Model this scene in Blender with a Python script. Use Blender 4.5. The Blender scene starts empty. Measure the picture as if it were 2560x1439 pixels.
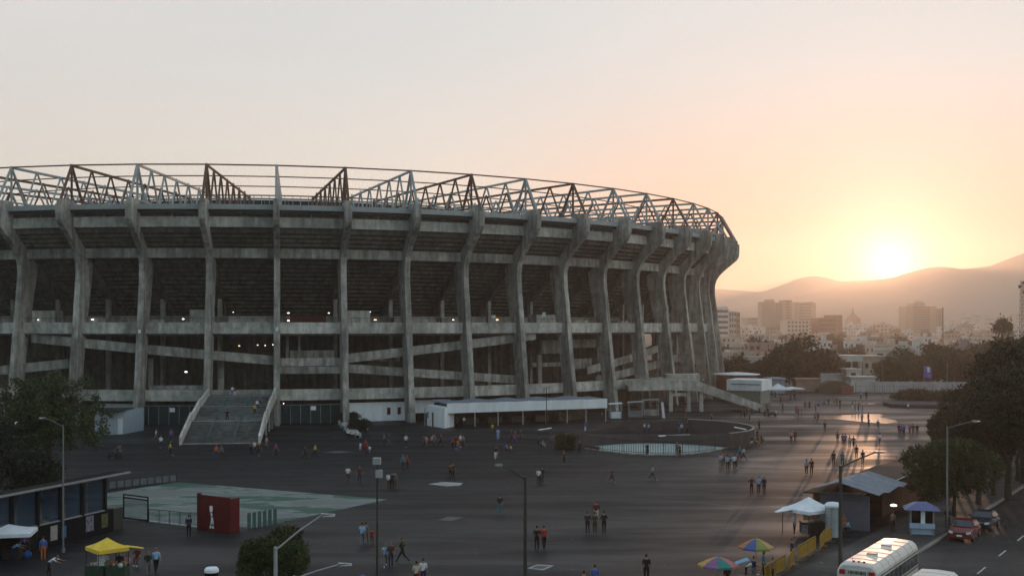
import bpy, math, random
import numpy as np
from mathutils import Vector, Matrix
R = math.radians
D = bpy.data
S = bpy.context.scene
col = S.collection
F, HY, CX, H = 2900.0, 815.0, 1280.0, 16.5          # focal length (px of the 2560 wide photo), horizon row, centre column, eye height

# ------------------------------------------------------------------ camera
cam = D.cameras.new('camera'); co = D.objects.new('camera', cam); col.objects.link(co)
co.location = (0, 0, H); co.rotation_euler = (R(90), 0, 0)
cam.sensor_width = 36; cam.lens = 36*F/2560; cam.shift_y = (HY-719.5)/2560
cam.clip_start = 0.5; cam.clip_end = 30000
S.camera = co
# ------------------------------------------------------------------ sky and sun
SUN_AZ, SUN_EL = math.atan2(2225-CX, F), R(2.95)
w = D.worlds.new('World'); S.world = w; w.use_nodes = True
nt = w.node_tree; N = nt.nodes; L = nt.links; N.clear()
def nd(t, **k):
    n = N.new(t)
    for a, v in k.items(): setattr(n, a, v)
    return n
def mth(op, a, b=None, c=None):
    n = N.new('ShaderNodeMath'); n.operation = op
    for i, v in enumerate((a, b, c)):
        if v is None: continue
        if isinstance(v, (int, float)): n.inputs[i].default_value = v
        else: L.new(v, n.inputs[i])
    return n.outputs[0]
def vmix(f, a, b, mode='MIX'):
    n = N.new('ShaderNodeMix'); n.data_type = 'RGBA'; n.blend_type = mode; n.clamp_factor = True
    if isinstance(f, (int, float)): n.inputs[0].default_value = f
    else: L.new(f, n.inputs[0])
    for i, v in ((6, a), (7, b)):
        if isinstance(v, tuple): n.inputs[i].default_value = (*v, 1)
        else: L.new(v, n.inputs[i])
    return n.outputs[2]
tc = nd('ShaderNodeTexCoord')
sep = nd('ShaderNodeSeparateXYZ'); L.new(tc.outputs['Generated'], sep.inputs[0])
sdir = (math.sin(SUN_AZ)*math.cos(SUN_EL), math.cos(SUN_AZ)*math.cos(SUN_EL), math.sin(SUN_EL))
dot = nd('ShaderNodeVectorMath', operation='DOT_PRODUCT'); L.new(tc.outputs['Generated'], dot.inputs[0]); dot.inputs[1].default_value = sdir
ca = dot.outputs['Value']; z = sep.outputs[2]
dh = nd('ShaderNodeVectorMath', operation='DOT_PRODUCT'); L.new(tc.outputs['Generated'], dh.inputs[0]); dh.inputs[1].default_value = (math.sin(SUN_AZ), math.cos(SUN_AZ), 0)
def smooth(v, a, b):
    n = N.new('ShaderNodeMapRange'); n.interpolation_type = 'SMOOTHSTEP'; L.new(v, n.inputs[0]); n.inputs[1].default_value = a; n.inputs[2].default_value = b
    return n.outputs[0]
front = smooth(dh.outputs['Value'], -1.04, 0.0)
elev = smooth(z, 0.0, 0.24)
lowc = vmix(smooth(ca, 0.925, 0.995), (0.98, 0.94, 0.80), (0.80, 0.42, 0.24))       # horizon band, away from / near the sun
upc = vmix(smooth(ca, 0.74, 0.975), (0.73, 0.75, 0.755), (0.64, 0.74, 0.78))      # higher sky, away / near
fr = vmix(elev, lowc, upc)
fr = vmix(smooth(z, 0.28, 0.85), fr, (0.26, 0.35, 0.44))                            # towards the zenith
bk = vmix(smooth(z, 0.0, 0.6), (0.17, 0.275, 0.305), (0.18, 0.27, 0.32))          # the side away from the sun
base0 = vmix(front, bk, fr)
side = mth('MULTIPLY', smooth(dh.outputs['Value'], -0.85, -0.3), mth('SUBTRACT', 1.0, smooth(dh.outputs['Value'], -0.1, 0.4)))   # added brightening of the unseen side sky, to light the facades
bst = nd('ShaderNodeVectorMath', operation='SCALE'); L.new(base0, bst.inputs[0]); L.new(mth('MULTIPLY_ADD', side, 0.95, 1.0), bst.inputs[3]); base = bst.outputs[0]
# aureole of the low sun
cap = mth('MAXIMUM', ca, 0.0)
g1 = mth('MULTIPLY', mth('POWER', cap, 700.0), 0.22)
g2 = mth('MULTIPLY', mth('POWER', cap, 4500.0), 2.5)
g3 = mth('MULTIPLY', mth('POWER', cap, 28.0), 0.0)
def scal(v, c):
    n = nd('ShaderNodeVectorMath', operation='SCALE'); n.inputs[0].default_value = c; L.new(v, n.inputs[3]); return n.outputs[0]
def vadd(a, b):
    n = nd('ShaderNodeVectorMath', operation='ADD'); L.new(a, n.inputs[0]); L.new(b, n.inputs[1]); return n.outputs[0]
glow = vadd(vadd(scal(g1, (1, .86, .75)), scal(g2, (1, .88, .60))), scal(g3, (1, .8, .55)))
cn = nd('ShaderNodeTexNoise'); cn.inputs['Scale'].default_value = 1.6; cn.inputs['Detail'].default_value = 6; cn.inputs['Roughness'].default_value = .55
cmp_ = nd('ShaderNodeMapping'); cmp_.inputs['Scale'].default_value = (1, 1, 5); L.new(tc.outputs['Generated'], cmp_.inputs[0]); L.new(cmp_.outputs[0], cn.inputs[0])
cr_ = nd('ShaderNodeMapRange'); L.new(cn.outputs[0], cr_.inputs[0]); cr_.inputs[1].default_value = .3; cr_.inputs[2].default_value = .7; cr_.inputs[3].default_value = .965; cr_.inputs[4].default_value = 1.035
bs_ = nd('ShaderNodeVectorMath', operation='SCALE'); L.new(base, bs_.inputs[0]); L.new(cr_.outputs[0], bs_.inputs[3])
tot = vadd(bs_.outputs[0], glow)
sky = nd('ShaderNodeTexSky', sky_type='NISHITA', sun_disc=False, sun_elevation=SUN_EL, sun_rotation=SUN_AZ, altitude=2200, air_density=1.0, dust_density=3.0, ozone_density=1.0)
nis = nd('ShaderNodeVectorMath', operation='SCALE'); L.new(sky.outputs[0], nis.inputs[0]); nis.inputs[3].default_value = 0.05
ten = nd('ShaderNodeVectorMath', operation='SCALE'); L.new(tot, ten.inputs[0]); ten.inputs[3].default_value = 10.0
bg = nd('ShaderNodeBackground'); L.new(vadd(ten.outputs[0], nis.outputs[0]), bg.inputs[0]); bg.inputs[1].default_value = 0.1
L.new(bg.outputs[0], nd('ShaderNodeOutputWorld').inputs[0])
w.cycles.sampling_method = 'MANUAL'; w.cycles.sample_map_resolution = 1024
sl = D.lights.new('sun', 'SUN'); so = D.objects.new('sun', sl); col.objects.link(so)
sl.energy = 2.2; sl.angle = R(0.5); sl.color = (1.0, 0.54, 0.30)
so.rotation_euler = Vector(sdir).to_track_quat('Z', 'Y').to_euler()
vs = S.view_settings; vs.view_transform = 'Standard'; vs.look = 'None'; vs.exposure = 0.0; vs.gamma = 1.0
S.cycles.use_denoising = True
S.cycles.max_bounces = 5; S.cycles.diffuse_bounces = 3; S.cycles.glossy_bounces = 2; S.cycles.transparent_max_bounces = 8
S.cycles.volume_bounces = 2; S.cycles.sample_clamp_indirect = 4.0
S.cycles.caustics_reflective = False; S.cycles.caustics_refractive = False

# ------------------------------------------------------------------ pixel -> world helpers (used only to read the plan off the photograph)
def G(px, py, zz=0.0):
    Y = F*(H-zz)/(py-HY); return Vector(((px-CX)*Y/F, Y, zz))
def X_at(px, Y): return (px-CX)*Y/F
def Z_at(py, Y): return H-(py-HY)*Y/F

# ------------------------------------------------------------------ materials
MATS = {}
def mat(name, c, rough=.8, var=.25, scale=1.5, metal=0, spec=.3, emit=None, c2=None, streak=False, bump=0, alpha=None):
    if name in MATS: return MATS[name]
    m = D.materials.new(name); m.use_nodes = True; MATS[name] = m
    t = m.node_tree; b = t.nodes['Principled BSDF']; l = t.links
    b.inputs['Roughness'].default_value = rough; b.inputs['Metallic'].default_value = metal
    b.inputs['Specular IOR Level'].default_value = spec
    b.inputs['Base Color'].default_value = (*c, 1)
    if var > 0:
        tcn = t.nodes.new('ShaderNodeTexCoord'); mp = t.nodes.new('ShaderNodeMapping'); l.new(tcn.outputs['Object'], mp.inputs[0])
        if streak: mp.inputs['Scale'].default_value = (1, 1, .18)
        nz = t.nodes.new('ShaderNodeTexNoise'); nz.inputs['Scale'].default_value = scale; nz.inputs['Detail'].default_value = 5; nz.inputs['Roughness'].default_value = .65
        l.new(mp.outputs[0], nz.inputs[0])
        rp = t.nodes.new('ShaderNodeMapRange'); l.new(nz.outputs[0], rp.inputs[0]); rp.inputs[1].default_value = .3; rp.inputs[2].default_value = .7
        mx = t.nodes.new('ShaderNodeMix'); mx.data_type = 'RGBA'; l.new(rp.outputs[0], mx.inputs[0])
        lo = tuple(max(0, v*(1-var)) for v in c); hi = c2 or tuple(min(1, v*(1+var)) for v in c)
        mx.inputs[6].default_value = (*lo, 1); mx.inputs[7].default_value = (*hi, 1)
        l.new(mx.outputs[2], b.inputs['Base Color'])
        if bump:
            bp = t.nodes.new('ShaderNodeBump'); bp.inputs['Strength'].default_value = bump; bp.inputs['Distance'].default_value = .03
            l.new(nz.outputs[0], bp.inputs['Height']); l.new(bp.outputs[0], b.inputs['Normal'])
    if emit:
        b.inputs['Emission Color'].default_value = (*c, 1); b.inputs['Emission Strength'].default_value = emit
    if alpha is not None: b.inputs['Alpha'].default_value = alpha
    return m
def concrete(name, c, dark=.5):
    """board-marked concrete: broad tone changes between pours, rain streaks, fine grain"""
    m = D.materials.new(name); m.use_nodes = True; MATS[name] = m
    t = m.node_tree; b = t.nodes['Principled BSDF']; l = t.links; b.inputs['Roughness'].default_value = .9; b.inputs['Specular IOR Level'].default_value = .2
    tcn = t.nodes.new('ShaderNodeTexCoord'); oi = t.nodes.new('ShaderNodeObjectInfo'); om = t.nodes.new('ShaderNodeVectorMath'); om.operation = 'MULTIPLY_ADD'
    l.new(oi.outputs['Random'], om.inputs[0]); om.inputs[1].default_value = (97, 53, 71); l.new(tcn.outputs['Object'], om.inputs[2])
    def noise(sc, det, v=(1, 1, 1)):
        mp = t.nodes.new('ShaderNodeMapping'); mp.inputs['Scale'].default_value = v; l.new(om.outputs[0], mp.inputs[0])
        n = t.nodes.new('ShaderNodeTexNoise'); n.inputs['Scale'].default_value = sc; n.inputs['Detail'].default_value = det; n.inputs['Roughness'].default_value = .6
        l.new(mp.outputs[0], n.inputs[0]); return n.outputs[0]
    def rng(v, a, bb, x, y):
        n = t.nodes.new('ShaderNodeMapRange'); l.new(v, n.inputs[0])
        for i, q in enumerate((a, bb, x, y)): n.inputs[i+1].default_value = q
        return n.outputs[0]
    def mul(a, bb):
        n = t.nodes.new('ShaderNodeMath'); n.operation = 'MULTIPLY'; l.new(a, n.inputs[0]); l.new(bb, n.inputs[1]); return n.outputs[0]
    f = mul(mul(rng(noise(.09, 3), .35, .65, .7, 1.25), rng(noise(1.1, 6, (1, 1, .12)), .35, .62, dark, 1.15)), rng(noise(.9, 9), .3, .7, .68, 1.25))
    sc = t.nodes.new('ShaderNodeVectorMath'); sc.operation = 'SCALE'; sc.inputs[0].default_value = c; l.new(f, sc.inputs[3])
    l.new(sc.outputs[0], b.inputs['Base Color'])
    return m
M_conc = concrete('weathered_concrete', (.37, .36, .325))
M_conc_d = concrete('shade_toned_concrete', (.13, .118, .098), .6)  # same concrete, with the shade under the stands darkened into its colour
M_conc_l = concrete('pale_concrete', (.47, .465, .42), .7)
M_white = mat('white_paint', (.78, .84, .86), .6, .12, .8, streak=True)
M_steelw = mat('pale_painted_steel', (.33, .36, .36), .5, .15)
M_rust = mat('rusty_steel', (.13, .07, .045), .7, .4, 1.0)
M_dark = mat('dark_metal', (.02, .022, .025), .5, .2)
M_black = mat('black_paint', (.008, .009, .01), .9, .1, spec=.08)
M_grey = mat('grey_metal', (.25, .26, .27), .45, .15)
M_pole = mat('galvanised_steel', (.35, .37, .38), .45, .15, metal=.3)
M_poleg = mat('green_painted_steel', (.035, .04, .032), .5, .2)
M_glass = mat('tinted_glass', (.02, .03, .04), .06, 0, spec=.8)
M_glassb = mat('blue_glass', (.01, .04, .08), .1, .3, .3, spec=.5, alpha=.4)
M_red = mat('red_paint', (.095, .004, .004), .5, .12)
M_bulb = mat('lamp_light', (1, .93, .78), .5, 0, emit=4)
M_bulbw = mat('warm_lamp_light', (1, .62, .3), .5, 0, emit=3)
M_yellow = mat('yellow_fabric', (.72, .50, .05), .8, .15, 2)
M_ylw = mat('yellow_paint', (.32, .19, .025), .5, .3, 3)
M_tarp = mat('blue_grey_tarpaulin', (.17, .20, .235), .85, .2, 2)
M_wtarp = mat('white_tarpaulin', (.70, .74, .78), .7, .12, 1.5)
M_blue = mat('blue_paint', (.03, .11, .32), .5, .15)
M_violet = mat('violet_fabric', (.20, .15, .50), .7, .3, 2)
M_trunk = mat('bark', (.045, .033, .022), .9, .3, 4)
M_bus = mat('bus_white_paint', (.62, .60, .56), .35, .08, .7, spec=.5)
M_busg = mat('bus_green_stripe', (.05, .10, .08), .35, .1)
M_tyre = mat('tyre_rubber', (.012, .012, .012), .9, .1)
M_chrome = mat('bright_metal', (.55, .55, .55), .25, .05, metal=.8)
M_carred = mat('car_red_paint', (.13, .008, .009), .25, .05, spec=.6)
M_cardk = mat('car_dark_paint', (.02, .022, .03), .25, .05, spec=.6)
M_lampg = mat('headlight_glass', (.55, .55, .55), .15, .05, spec=.8)
M_tail = mat('tail_light_glass', (.35, .02, .03), .3, .05)
M_dirt = mat('dry_earth', (.11, .085, .06), .95, .3, .4)
M_brick = mat('brick_wall', (.22, .09, .06), .9, .25, 1)
# leaves
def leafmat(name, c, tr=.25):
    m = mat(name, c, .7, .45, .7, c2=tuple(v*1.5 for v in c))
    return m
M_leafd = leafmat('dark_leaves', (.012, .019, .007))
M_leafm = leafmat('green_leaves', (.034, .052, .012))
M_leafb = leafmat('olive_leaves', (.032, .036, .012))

# asphalt: dark, worn, with smoother trodden streaks
def asphalt(name, c, r0, r1, sx=.02, sy=.004, spec=.18):
    m = D.materials.new(name); m.use_nodes = True
    t = m.node_tree; b = t.nodes['Principled BSDF']; l = t.links
    g = t.nodes.new('ShaderNodeNewGeometry')
    def noise(sc, det, v, rot=0):
        mp = t.nodes.new('ShaderNodeMapping'); mp.inputs['Scale'].default_value = v; mp.inputs['Rotation'].default_value = (0, 0, rot); l.new(g.outputs['Position'], mp.inputs[0])
        n = t.nodes.new('ShaderNodeTexNoise'); n.inputs['Scale'].default_value = sc; n.inputs['Detail'].default_value = det; n.inputs['Roughness'].default_value = .6
        l.new(mp.outputs[0], n.inputs[0]); return n.outputs[0]
    def rng(v, a, bb, x, y):
        n = t.nodes.new('ShaderNodeMapRange'); l.new(v, n.inputs[0])
        for i, q in enumerate((a, bb, x, y)): n.inputs[i+1].default_value = q
        return n.outputs[0]
    def mul(a, bb):
        n = t.nodes.new('ShaderNodeMath'); n.operation = 'MULTIPLY'; l.new(a, n.inputs[0]); l.new(bb, n.inputs[1]); return n.outputs[0]
    streak = noise(1.0, 5, (.035, .16, 1), R(-18)); broad = noise(.04, 4, (1, 1, 1)); fine = noise(3.0, 6, (1, 1, 1))
    f = mul(mul(rng(streak, .35, .65, .75, 1.3), rng(broad, .35, .65, .75, 1.3)), rng(fine, .3, .7, .7, 1.35))
    wv = t.nodes.new('ShaderNodeVectorMath'); wv.operation = 'MULTIPLY_ADD'; wn = t.nodes.new('ShaderNodeTexNoise'); wn.inputs['Scale'].default_value = .25; wn.inputs['Detail'].default_value = 4; l.new(g.outputs['Position'], wn.inputs[0])
    l.new(wn.outputs[1], wv.inputs[0]); wv.inputs[1].default_value = (5, 5, 0); l.new(g.outputs['Position'], wv.inputs[2])
    vo = t.nodes.new('ShaderNodeTexVoronoi'); vo.feature = 'DISTANCE_TO_EDGE'; vo.voronoi_dimensions = '2D'; vo.inputs['Scale'].default_value = .055; l.new(wv.outputs[0], vo.inputs['Vector'])
    vc = t.nodes.new('ShaderNodeTexVoronoi'); vc.voronoi_dimensions = '2D'; vc.inputs['Scale'].default_value = .03; l.new(wv.outputs[0], vc.inputs['Vector'])
    sx_ = t.nodes.new('ShaderNodeSeparateColor'); l.new(vc.outputs['Color'], sx_.inputs[0])
    spots = noise(.5, 3, (1, 1, 1))
    f = mul(mul(f, rng(vo.outputs['Distance'], .002, .012, .55, 1.0)), mul(rng(sx_.outputs[0], 0, 1, .82, 1.25), rng(spots, .62, .70, 1.0, .6)))
    sc = t.nodes.new('ShaderNodeVectorMath'); sc.operation = 'SCALE'; sc.inputs[0].default_value = c; l.new(f, sc.inputs[3])
    l.new(sc.outputs[0], b.inputs['Base Color'])
    l.new(mul(rng(streak, .38, .62, r1, r0), rng(broad, .3, .7, 1.08, .92)), b.inputs['Roughness'])
    b.inputs['Specular IOR Level'].default_value = spec
    bp = t.nodes.new('ShaderNodeBump'); bp.inputs['Strength'].default_value = .12; bp.inputs['Distance'].default_value = .02
    l.new(fine, bp.inputs['Height']); l.new(bp.outputs[0], b.inputs['Normal'])
    return m
M_asph = asphalt('plaza_asphalt', (.009, .0105, .013), .38, .66)
M_road = asphalt('road_asphalt', (.018, .018, .019), .45, .65)
M_pave = asphalt('pavement_concrete', (.035, .033, .031), .6, .8, spec=.35)

# ------------------------------------------------------------------ mesh building
class MB:
    def __init__(s): s.v = []; s.f = []; s.m = []; s.smooth = False
    def poly(s, pts, mi=0):
        n = len(s.v); s.v += [tuple(p) for p in pts]; s.f.append(tuple(range(n, n+len(pts)))); s.m.append(mi)
    def box(s, x0, x1, y0, y1, z0, z1, mi=0):
        n = len(s.v)
        s.v += [(x, y, zz) for zz in (z0, z1) for x, y in ((x0, y0), (x1, y0), (x1, y1), (x0, y1))]
        for q in ((3, 2, 1, 0), (4, 5, 6, 7), (0, 1, 5, 4), (1, 2, 6, 5), (2, 3, 7, 6), (3, 0, 4, 7)):
            s.f.append(tuple(n+i for i in q)); s.m.append(mi)
        return s
    def hexa(s, p, mi=0):           # 8 points, bottom four then top four
        n = len(s.v); s.v += [tuple(q) for q in p]
        for q in ((3, 2, 1, 0), (4, 5, 6, 7), (0, 1, 5, 4), (1, 2, 6, 5), (2, 3, 7, 6), (3, 0, 4, 7)):
            s.f.append(tuple(n+i for i in q)); s.m.append(mi)
        return s
    def prism(s, poly2, a, b, fn, mi=0):   # polygon (u,v) extruded from a to b through fn(u,v,t)
        n = len(s.v); k = len(poly2)
        s.v += [tuple(fn(u, v, a)) for u, v in poly2] + [tuple(fn(u, v, b)) for u, v in poly2]
        s.f.append(tuple(range(n+k-1, n-1, -1))); s.f.append(tuple(range(n+k, n+2*k))); s.m += [mi, mi]
        for i in range(k):
            j = (i+1) % k; s.f.append((n+i, n+j, n+k+j, n+k+i)); s.m.append(mi)
        return s
    def tube(s, p, q, r, r2=None, n=6, mi=0, cap=True):
        p = Vector(p); q = Vector(q); r2 = r if r2 is None else r2
        d = (q-p)
        if d.length < 1e-6: return s
        d.normalize(); a = d.orthogonal().normalized(); b = d.cross(a)
        k = len(s.v)
        for c, rr in ((p, r), (q, r2)):
            for i in range(n):
                t = 2*math.pi*i/n+math.pi/n; s.v.append(tuple(c+a*math.cos(t)*rr+b*math.sin(t)*rr))
        for i in range(n):
            j = (i+1) % n; s.f.append((k+i, k+j, k+n+j, k+n+i)); s.m.append(mi)
        if cap:
            s.f.append(tuple(range(k+n-1, k-1, -1))); s.f.append(tuple(range(k+n, k+2*n))); s.m += [mi, mi]
        return s
    def path(s, pts, r, n=6, mi=0):
        for a, b in zip(pts, pts[1:]): s.tube(a, b, r, n=n, mi=mi)
        return s
    def lathe(s, prof, c=(0, 0, 0), n=16, mi=0):
        k = len(s.v); m_ = len(prof)
        for r, zz in prof:
            for i in range(n):
                t = 2*math.pi*i/n; s.v.append((c[0]+r*math.cos(t), c[1]+r*math.sin(t), c[2]+zz))
        for j in range(m_-1):
            for i in range(n):
                i2 = (i+1) % n; s.f.append((k+j*n+i, k+j*n+i2, k+(j+1)*n+i2, k+(j+1)*n+i)); s.m.append(mi)
        s.f.append(tuple(k+i for i in range(n-1, -1, -1))); s.f.append(tuple(k+(m_-1)*n+i for i in range(n))); s.m += [mi, mi]
        return s
    def build(s, name, mats, parent=None, world=False, smooth=False):
        me = D.meshes.new(name); me.from_pydata(s.v, [], s.f)
        mats = mats if isinstance(mats, (list, tuple)) else [mats]
        for m in mats: me.materials.append(m)
        if len(mats) > 1: me.polygons.foreach_set('material_index', s.m)
        if smooth: me.polygons.foreach_set('use_smooth', [True]*len(s.f))
        me.update()
        o = D.objects.new(name, me); col.objects.link(o)
        if parent is not None:
            o.parent = parent
            if world: o.location = -parent.location
        return o
def tag(o, label=None, cat=None, group=None, kind=None):
    if label: o['label'] = label
    if cat: o['category'] = cat
    if group: o['group'] = group
    if kind: o['kind'] = kind
    return o
def empty(name, loc, label, cat, rz=0, group=None):
    o = D.objects.new(name, None); col.objects.link(o); o.location = loc; o.rotation_euler = (0, 0, rz); o.empty_display_size = .2
    return tag(o, label, cat, group)
def copy_tree(o, parent=None):
    c = o.copy(); col.objects.link(c); c.parent = parent
    for ch in [x for x in o.children]: copy_tree(ch, c)
    return c

# ------------------------------------------------------------------ ground
KX = lambda Y: 31.1+.66*(Y-86.8)                # kerb line
U = Vector((.551, .8345, 0)); V = Vector((.8345, -.551, 0))   # along the road, across it (away from the plaza)
def K(t, q, zz=0.0):                            # road frame: t metres along from Y=86.8, q metres to the road side of the kerb
    p = Vector((31.1, 86.8, 0))+U*t+V*q; p.z = zz; return p
def terr(x, y):
    t = min(1, max(0, (y-420)/1900.0)); t = t*t*(3-2*t)
    return -.15+t*8
m = MB(); gx = [-6400, -3300, -1500, -700, -300, 0, 150, 300, 500, 800, 1200, 1800, 2500, 3300, 6400]; gy = [-1400, -300, 0, 150, 290, 420, 600, 800, 1000, 1250, 1500, 1800, 2100, 2400, 3250, 5000, 6450]
for j, y in enumerate(gy):
    for i, x in enumerate(gx): m.v.append((x, y, terr(x, y)))
for j in range(len(gy)-1):
    for i in range(len(gx)-1):
        a = j*len(gx)+i; m.f.append((a, a+1, a+1+len(gx), a+len(gx))); m.m.append(0)
tag(m.build('ground', M_dirt), kind='structure')
m = MB()
m.poly([(-260, -60, 0), K(-180, -.15), K(235, -.15), (190, 292, 0), (-260, 292, 0)])
tag(m.build('plaza', M_asph), kind='structure')
m = MB()
m.poly([K(-180, .0, -.13), K(-180, 30, -.13), K(260, 30, -.13), K(260, .0, -.13)])
tag(m.build('road', M_road), kind='structure')
m = MB(); m.hexa([K(-180, -.3, -.2), K(-180, 0, -.2), K(235, 0, -.2), K(235, -.3, -.2), K(-180, -.3, .012), K(-180, 0, .012), K(235, 0, .012), K(235, -.3, .012)])
tag(m.build('kerb', mat('kerb_concrete', (.2, .19, .17), .8, .3)), kind='structure')
m = MB(); m.poly([K(-180, -5.2, .004), K(-180, -.3, .004), K(235, -.3, .004), K(235, -5.2, .004)])
tag(m.build('pavement', M_pave), kind='structure')
m = MB(); m.hexa([K(-180, 30, -.2), K(-180, 45, -.2), K(260, 45, -.2), K(260, 30, -.2), K(-180, 30, 0), K(-180, 45, 0), K(260, 45, 0), K(260, 30, 0)])
tag(m.build('far_pavement', M_pave), kind='structure')
M_line = mat('worn_road_paint', (.42, .41, .38), .7, .35, 3)
m = MB()
for k in range(-12, 28):
    for q, ln in ((5.0, 2.6), (8.4, 2.6)):
        t = k*7.2+(1.0 if q > 6 else 0); m.poly([K(t, q-.06, -.126), K(t, q+.06, -.126), K(t+ln, q+.06, -.126), K(t+ln, q-.06, -.126)])
m.poly([K(-120, 15.0, -.126), K(-120, 15.12, -.126), K(200, 15.12, -.126), K(200, 15.0, -.126)])
tag(m.build('lane_markings', M_line), kind='structure')
# pale painted squares and the repair seam on the plaza
M_pmark = mat('faded_white_ground_paint', (.30, .31, .31), .7, .3, 1.5)
M_pmark2 = mat('very_faded_ground_paint', (.085, .088, .09), .7, .3, 1.5)
def gpoly(name, pts, mt, zz=.005):
    m = MB(); m.poly([G(x, y, zz) for x, y in pts]); return tag(m.build(name, mt), kind='structure')
gpoly('ground_marking', [(1070, 1209), (1108, 1203.5), (1158, 1206), (1150, 1213), (1118, 1214.5)], M_pmark)
gpoly('ground_marking', [(1095, 1299), (1120, 1290), (1160, 1292), (1128, 1301)], M_pmark2)
gpoly('ground_marking', [(810, 1129), (850, 1125.5), (880, 1128.5), (840, 1132.5)], M_pmark2)
gpoly('ground_marking', [(1318, 1419), (1342, 1409.5), (1386, 1412), (1358, 1424)], M_pmark)
gpoly('ground_marking', [(1328, 1418.5), (1344, 1412), (1374, 1413.5), (1356, 1421)], M_pmark2, .009)
gpoly('ground_marking', [(1165, 1036), (1200, 1033), (1215, 1036), (1180, 1040)], M_pmark2)
gpoly('repair_seam', [(1555, 1243), (1680, 1251), (1840, 1263), (2000, 1276), (2000, 1277.2), (1840, 1264.2), (1680, 1252), (1555, 1243.8)], M_pmark2)
# wet, smooth stretch of asphalt that mirrors the low sky
M_wet = mat('wet_asphalt', (.03, .03, .03), .13, .2, spec=.8)
gpoly('puddle', [(1930, 1049), (1985, 1045), (2060, 1040), (2110, 1036.5), (2160, 1034), (2200, 1034.5), (2212, 1037), (2200, 1041), (2215, 1045), (2240, 1050), (2245, 1054), (2215, 1058), (2170, 1055), (2120, 1050), (2090, 1047), (2040, 1046), (1990, 1048)], M_wet)
gpoly('puddle', [(2150, 1009), (2190, 1006), (2222, 1002), (2238, 1001), (2225, 1006), (2195, 1009), (2165, 1010.5)], M_wet, .006)
# painted court, green and white, flaking
mp_ = mat('flaking_court_paint', (.045, .13, .10), .65, .0)
t = mp_.node_tree; b = t.nodes['Principled BSDF']; g = t.nodes.new('ShaderNodeNewGeometry'); mpn = t.nodes.new('ShaderNodeMapping'); mpn.inputs['Scale'].default_value = (.10, .30, 1); t.links.new(g.outputs['Position'], mpn.inputs[0])
nz = t.nodes.new('ShaderNodeTexNoise'); nz.inputs['Scale'].default_value = 1.0; nz.inputs['Detail'].default_value = 8; nz.inputs['Roughness'].default_value = .62; t.links.new(mpn.outputs[0], nz.inputs[0])
cr = t.nodes.new('ShaderNodeValToRGB'); t.links.new(nz.outputs[0], cr.inputs[0]); t.links.new(cr.outputs[0], b.inputs['Base Color'])
e = cr.color_ramp.elements; e[0].position = .40; e[0].color = (.035, .09, .062, 1); e[1].position = .60; e[1].color = (.15, .155, .145, 1)
for p_, c_ in ((.46, (.045, .10, .07, 1)), (.485, (.20, .235, .225, 1)), (.54, (.13, .15, .145, 1))): x = e.new(p_); x.color = c_
gpoly('painted_court', [(262, 1233), (440, 1204), (970, 1247), (640, 1318), (470, 1311), (300, 1297), (262, 1260)], mp_)

# ------------------------------------------------------------------ stadium
EA, EB, EX, EY, EROT, EPH, DS = 108.298, 121.173, -54.072, 313.65, -.1219, -1.2988, 11.2933
_T = np.linspace(0, 2*np.pi, 8001)
_ex = EA*np.cos(_T); _ey = EB*np.sin(_T)
_X = EX+_ex*math.cos(EROT)-_ey*math.sin(EROT); _Y = EY+_ex*math.sin(EROT)+_ey*math.cos(EROT)
_s = np.concatenate([[0], np.cumsum(np.hypot(np.diff(_X), np.diff(_Y)))]); _L = _s[-1]
_s0 = np.interp(EPH % (2*np.pi), _T, _s)
NCOL = int(round(_L/DS)); 
def P(k, d=0.0, zz=0.0):
    """stadium frame: k in bays along the facade, d metres out from the column face at eye level, z height"""
    s = (_s0+(k-4)*DS) % _L; x = np.interp(s, _s, _X); y = np.interp(s, _s, _Y)
    x2 = np.interp((s+.5) % _L, _s, _X)-np.interp((s-.5) % _L, _s, _X); y2 = np.interp((s+.5) % _L, _s, _Y)-np.interp((s-.5) % _L, _s, _Y)
    n = math.hypot(x2, y2); tx, ty = x2/n, y2/n
    return Vector((x+ty*d, y-tx*d, zz))
def frame(k):
    a = P(k, 0); o = (P(k, 1)-a); t = Vector((-o.y, o.x, 0)); return a, o, t
KT = _L/DS
st = empty('stadium', (EX, EY, 0), 'huge round concrete football stadium with flared columns and open steel roof trusses', 'stadium')
SL = Vector(st.location)
def sweep(prof, k0, k1, step=.5, closed=False):
    m = MB(); n = max(2, int(math.ceil((k1-k0)/step))); q = len(prof)
    for i in range(n+(0 if closed else 1)):
        k = k0+(k1-k0)*i/n; a, o, _t = frame(k)
        for d, zz in prof: m.v.append((a.x+o.x*d, a.y+o.y*d, zz))
    N_ = n
    for i in range(N_):
        i2 = (i+1) % n if closed else i+1
        for j in range(q):
            j2 = (j+1) % q; m.f.append((i*q+j, i*q+j2, i2*q+j2, i2*q+j)); m.m.append(0)
    if not closed:
        m.f.append(tuple(range(q-1, -1, -1))); m.f.append(tuple(n*q+j for j in range(q))); m.m += [0, 0]
    return m
def ring(name, prof, mt, k0=0, k1=None, step=.5):
    return sweep(prof, k0, KT if k1 is None else k1, step, closed=k1 is None).build(name, mt, st, world=True)
def rect(d0, d1, z0, z1): return [(d0, z0), (d1, z0), (d1, z1), (d0, z1)]
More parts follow.
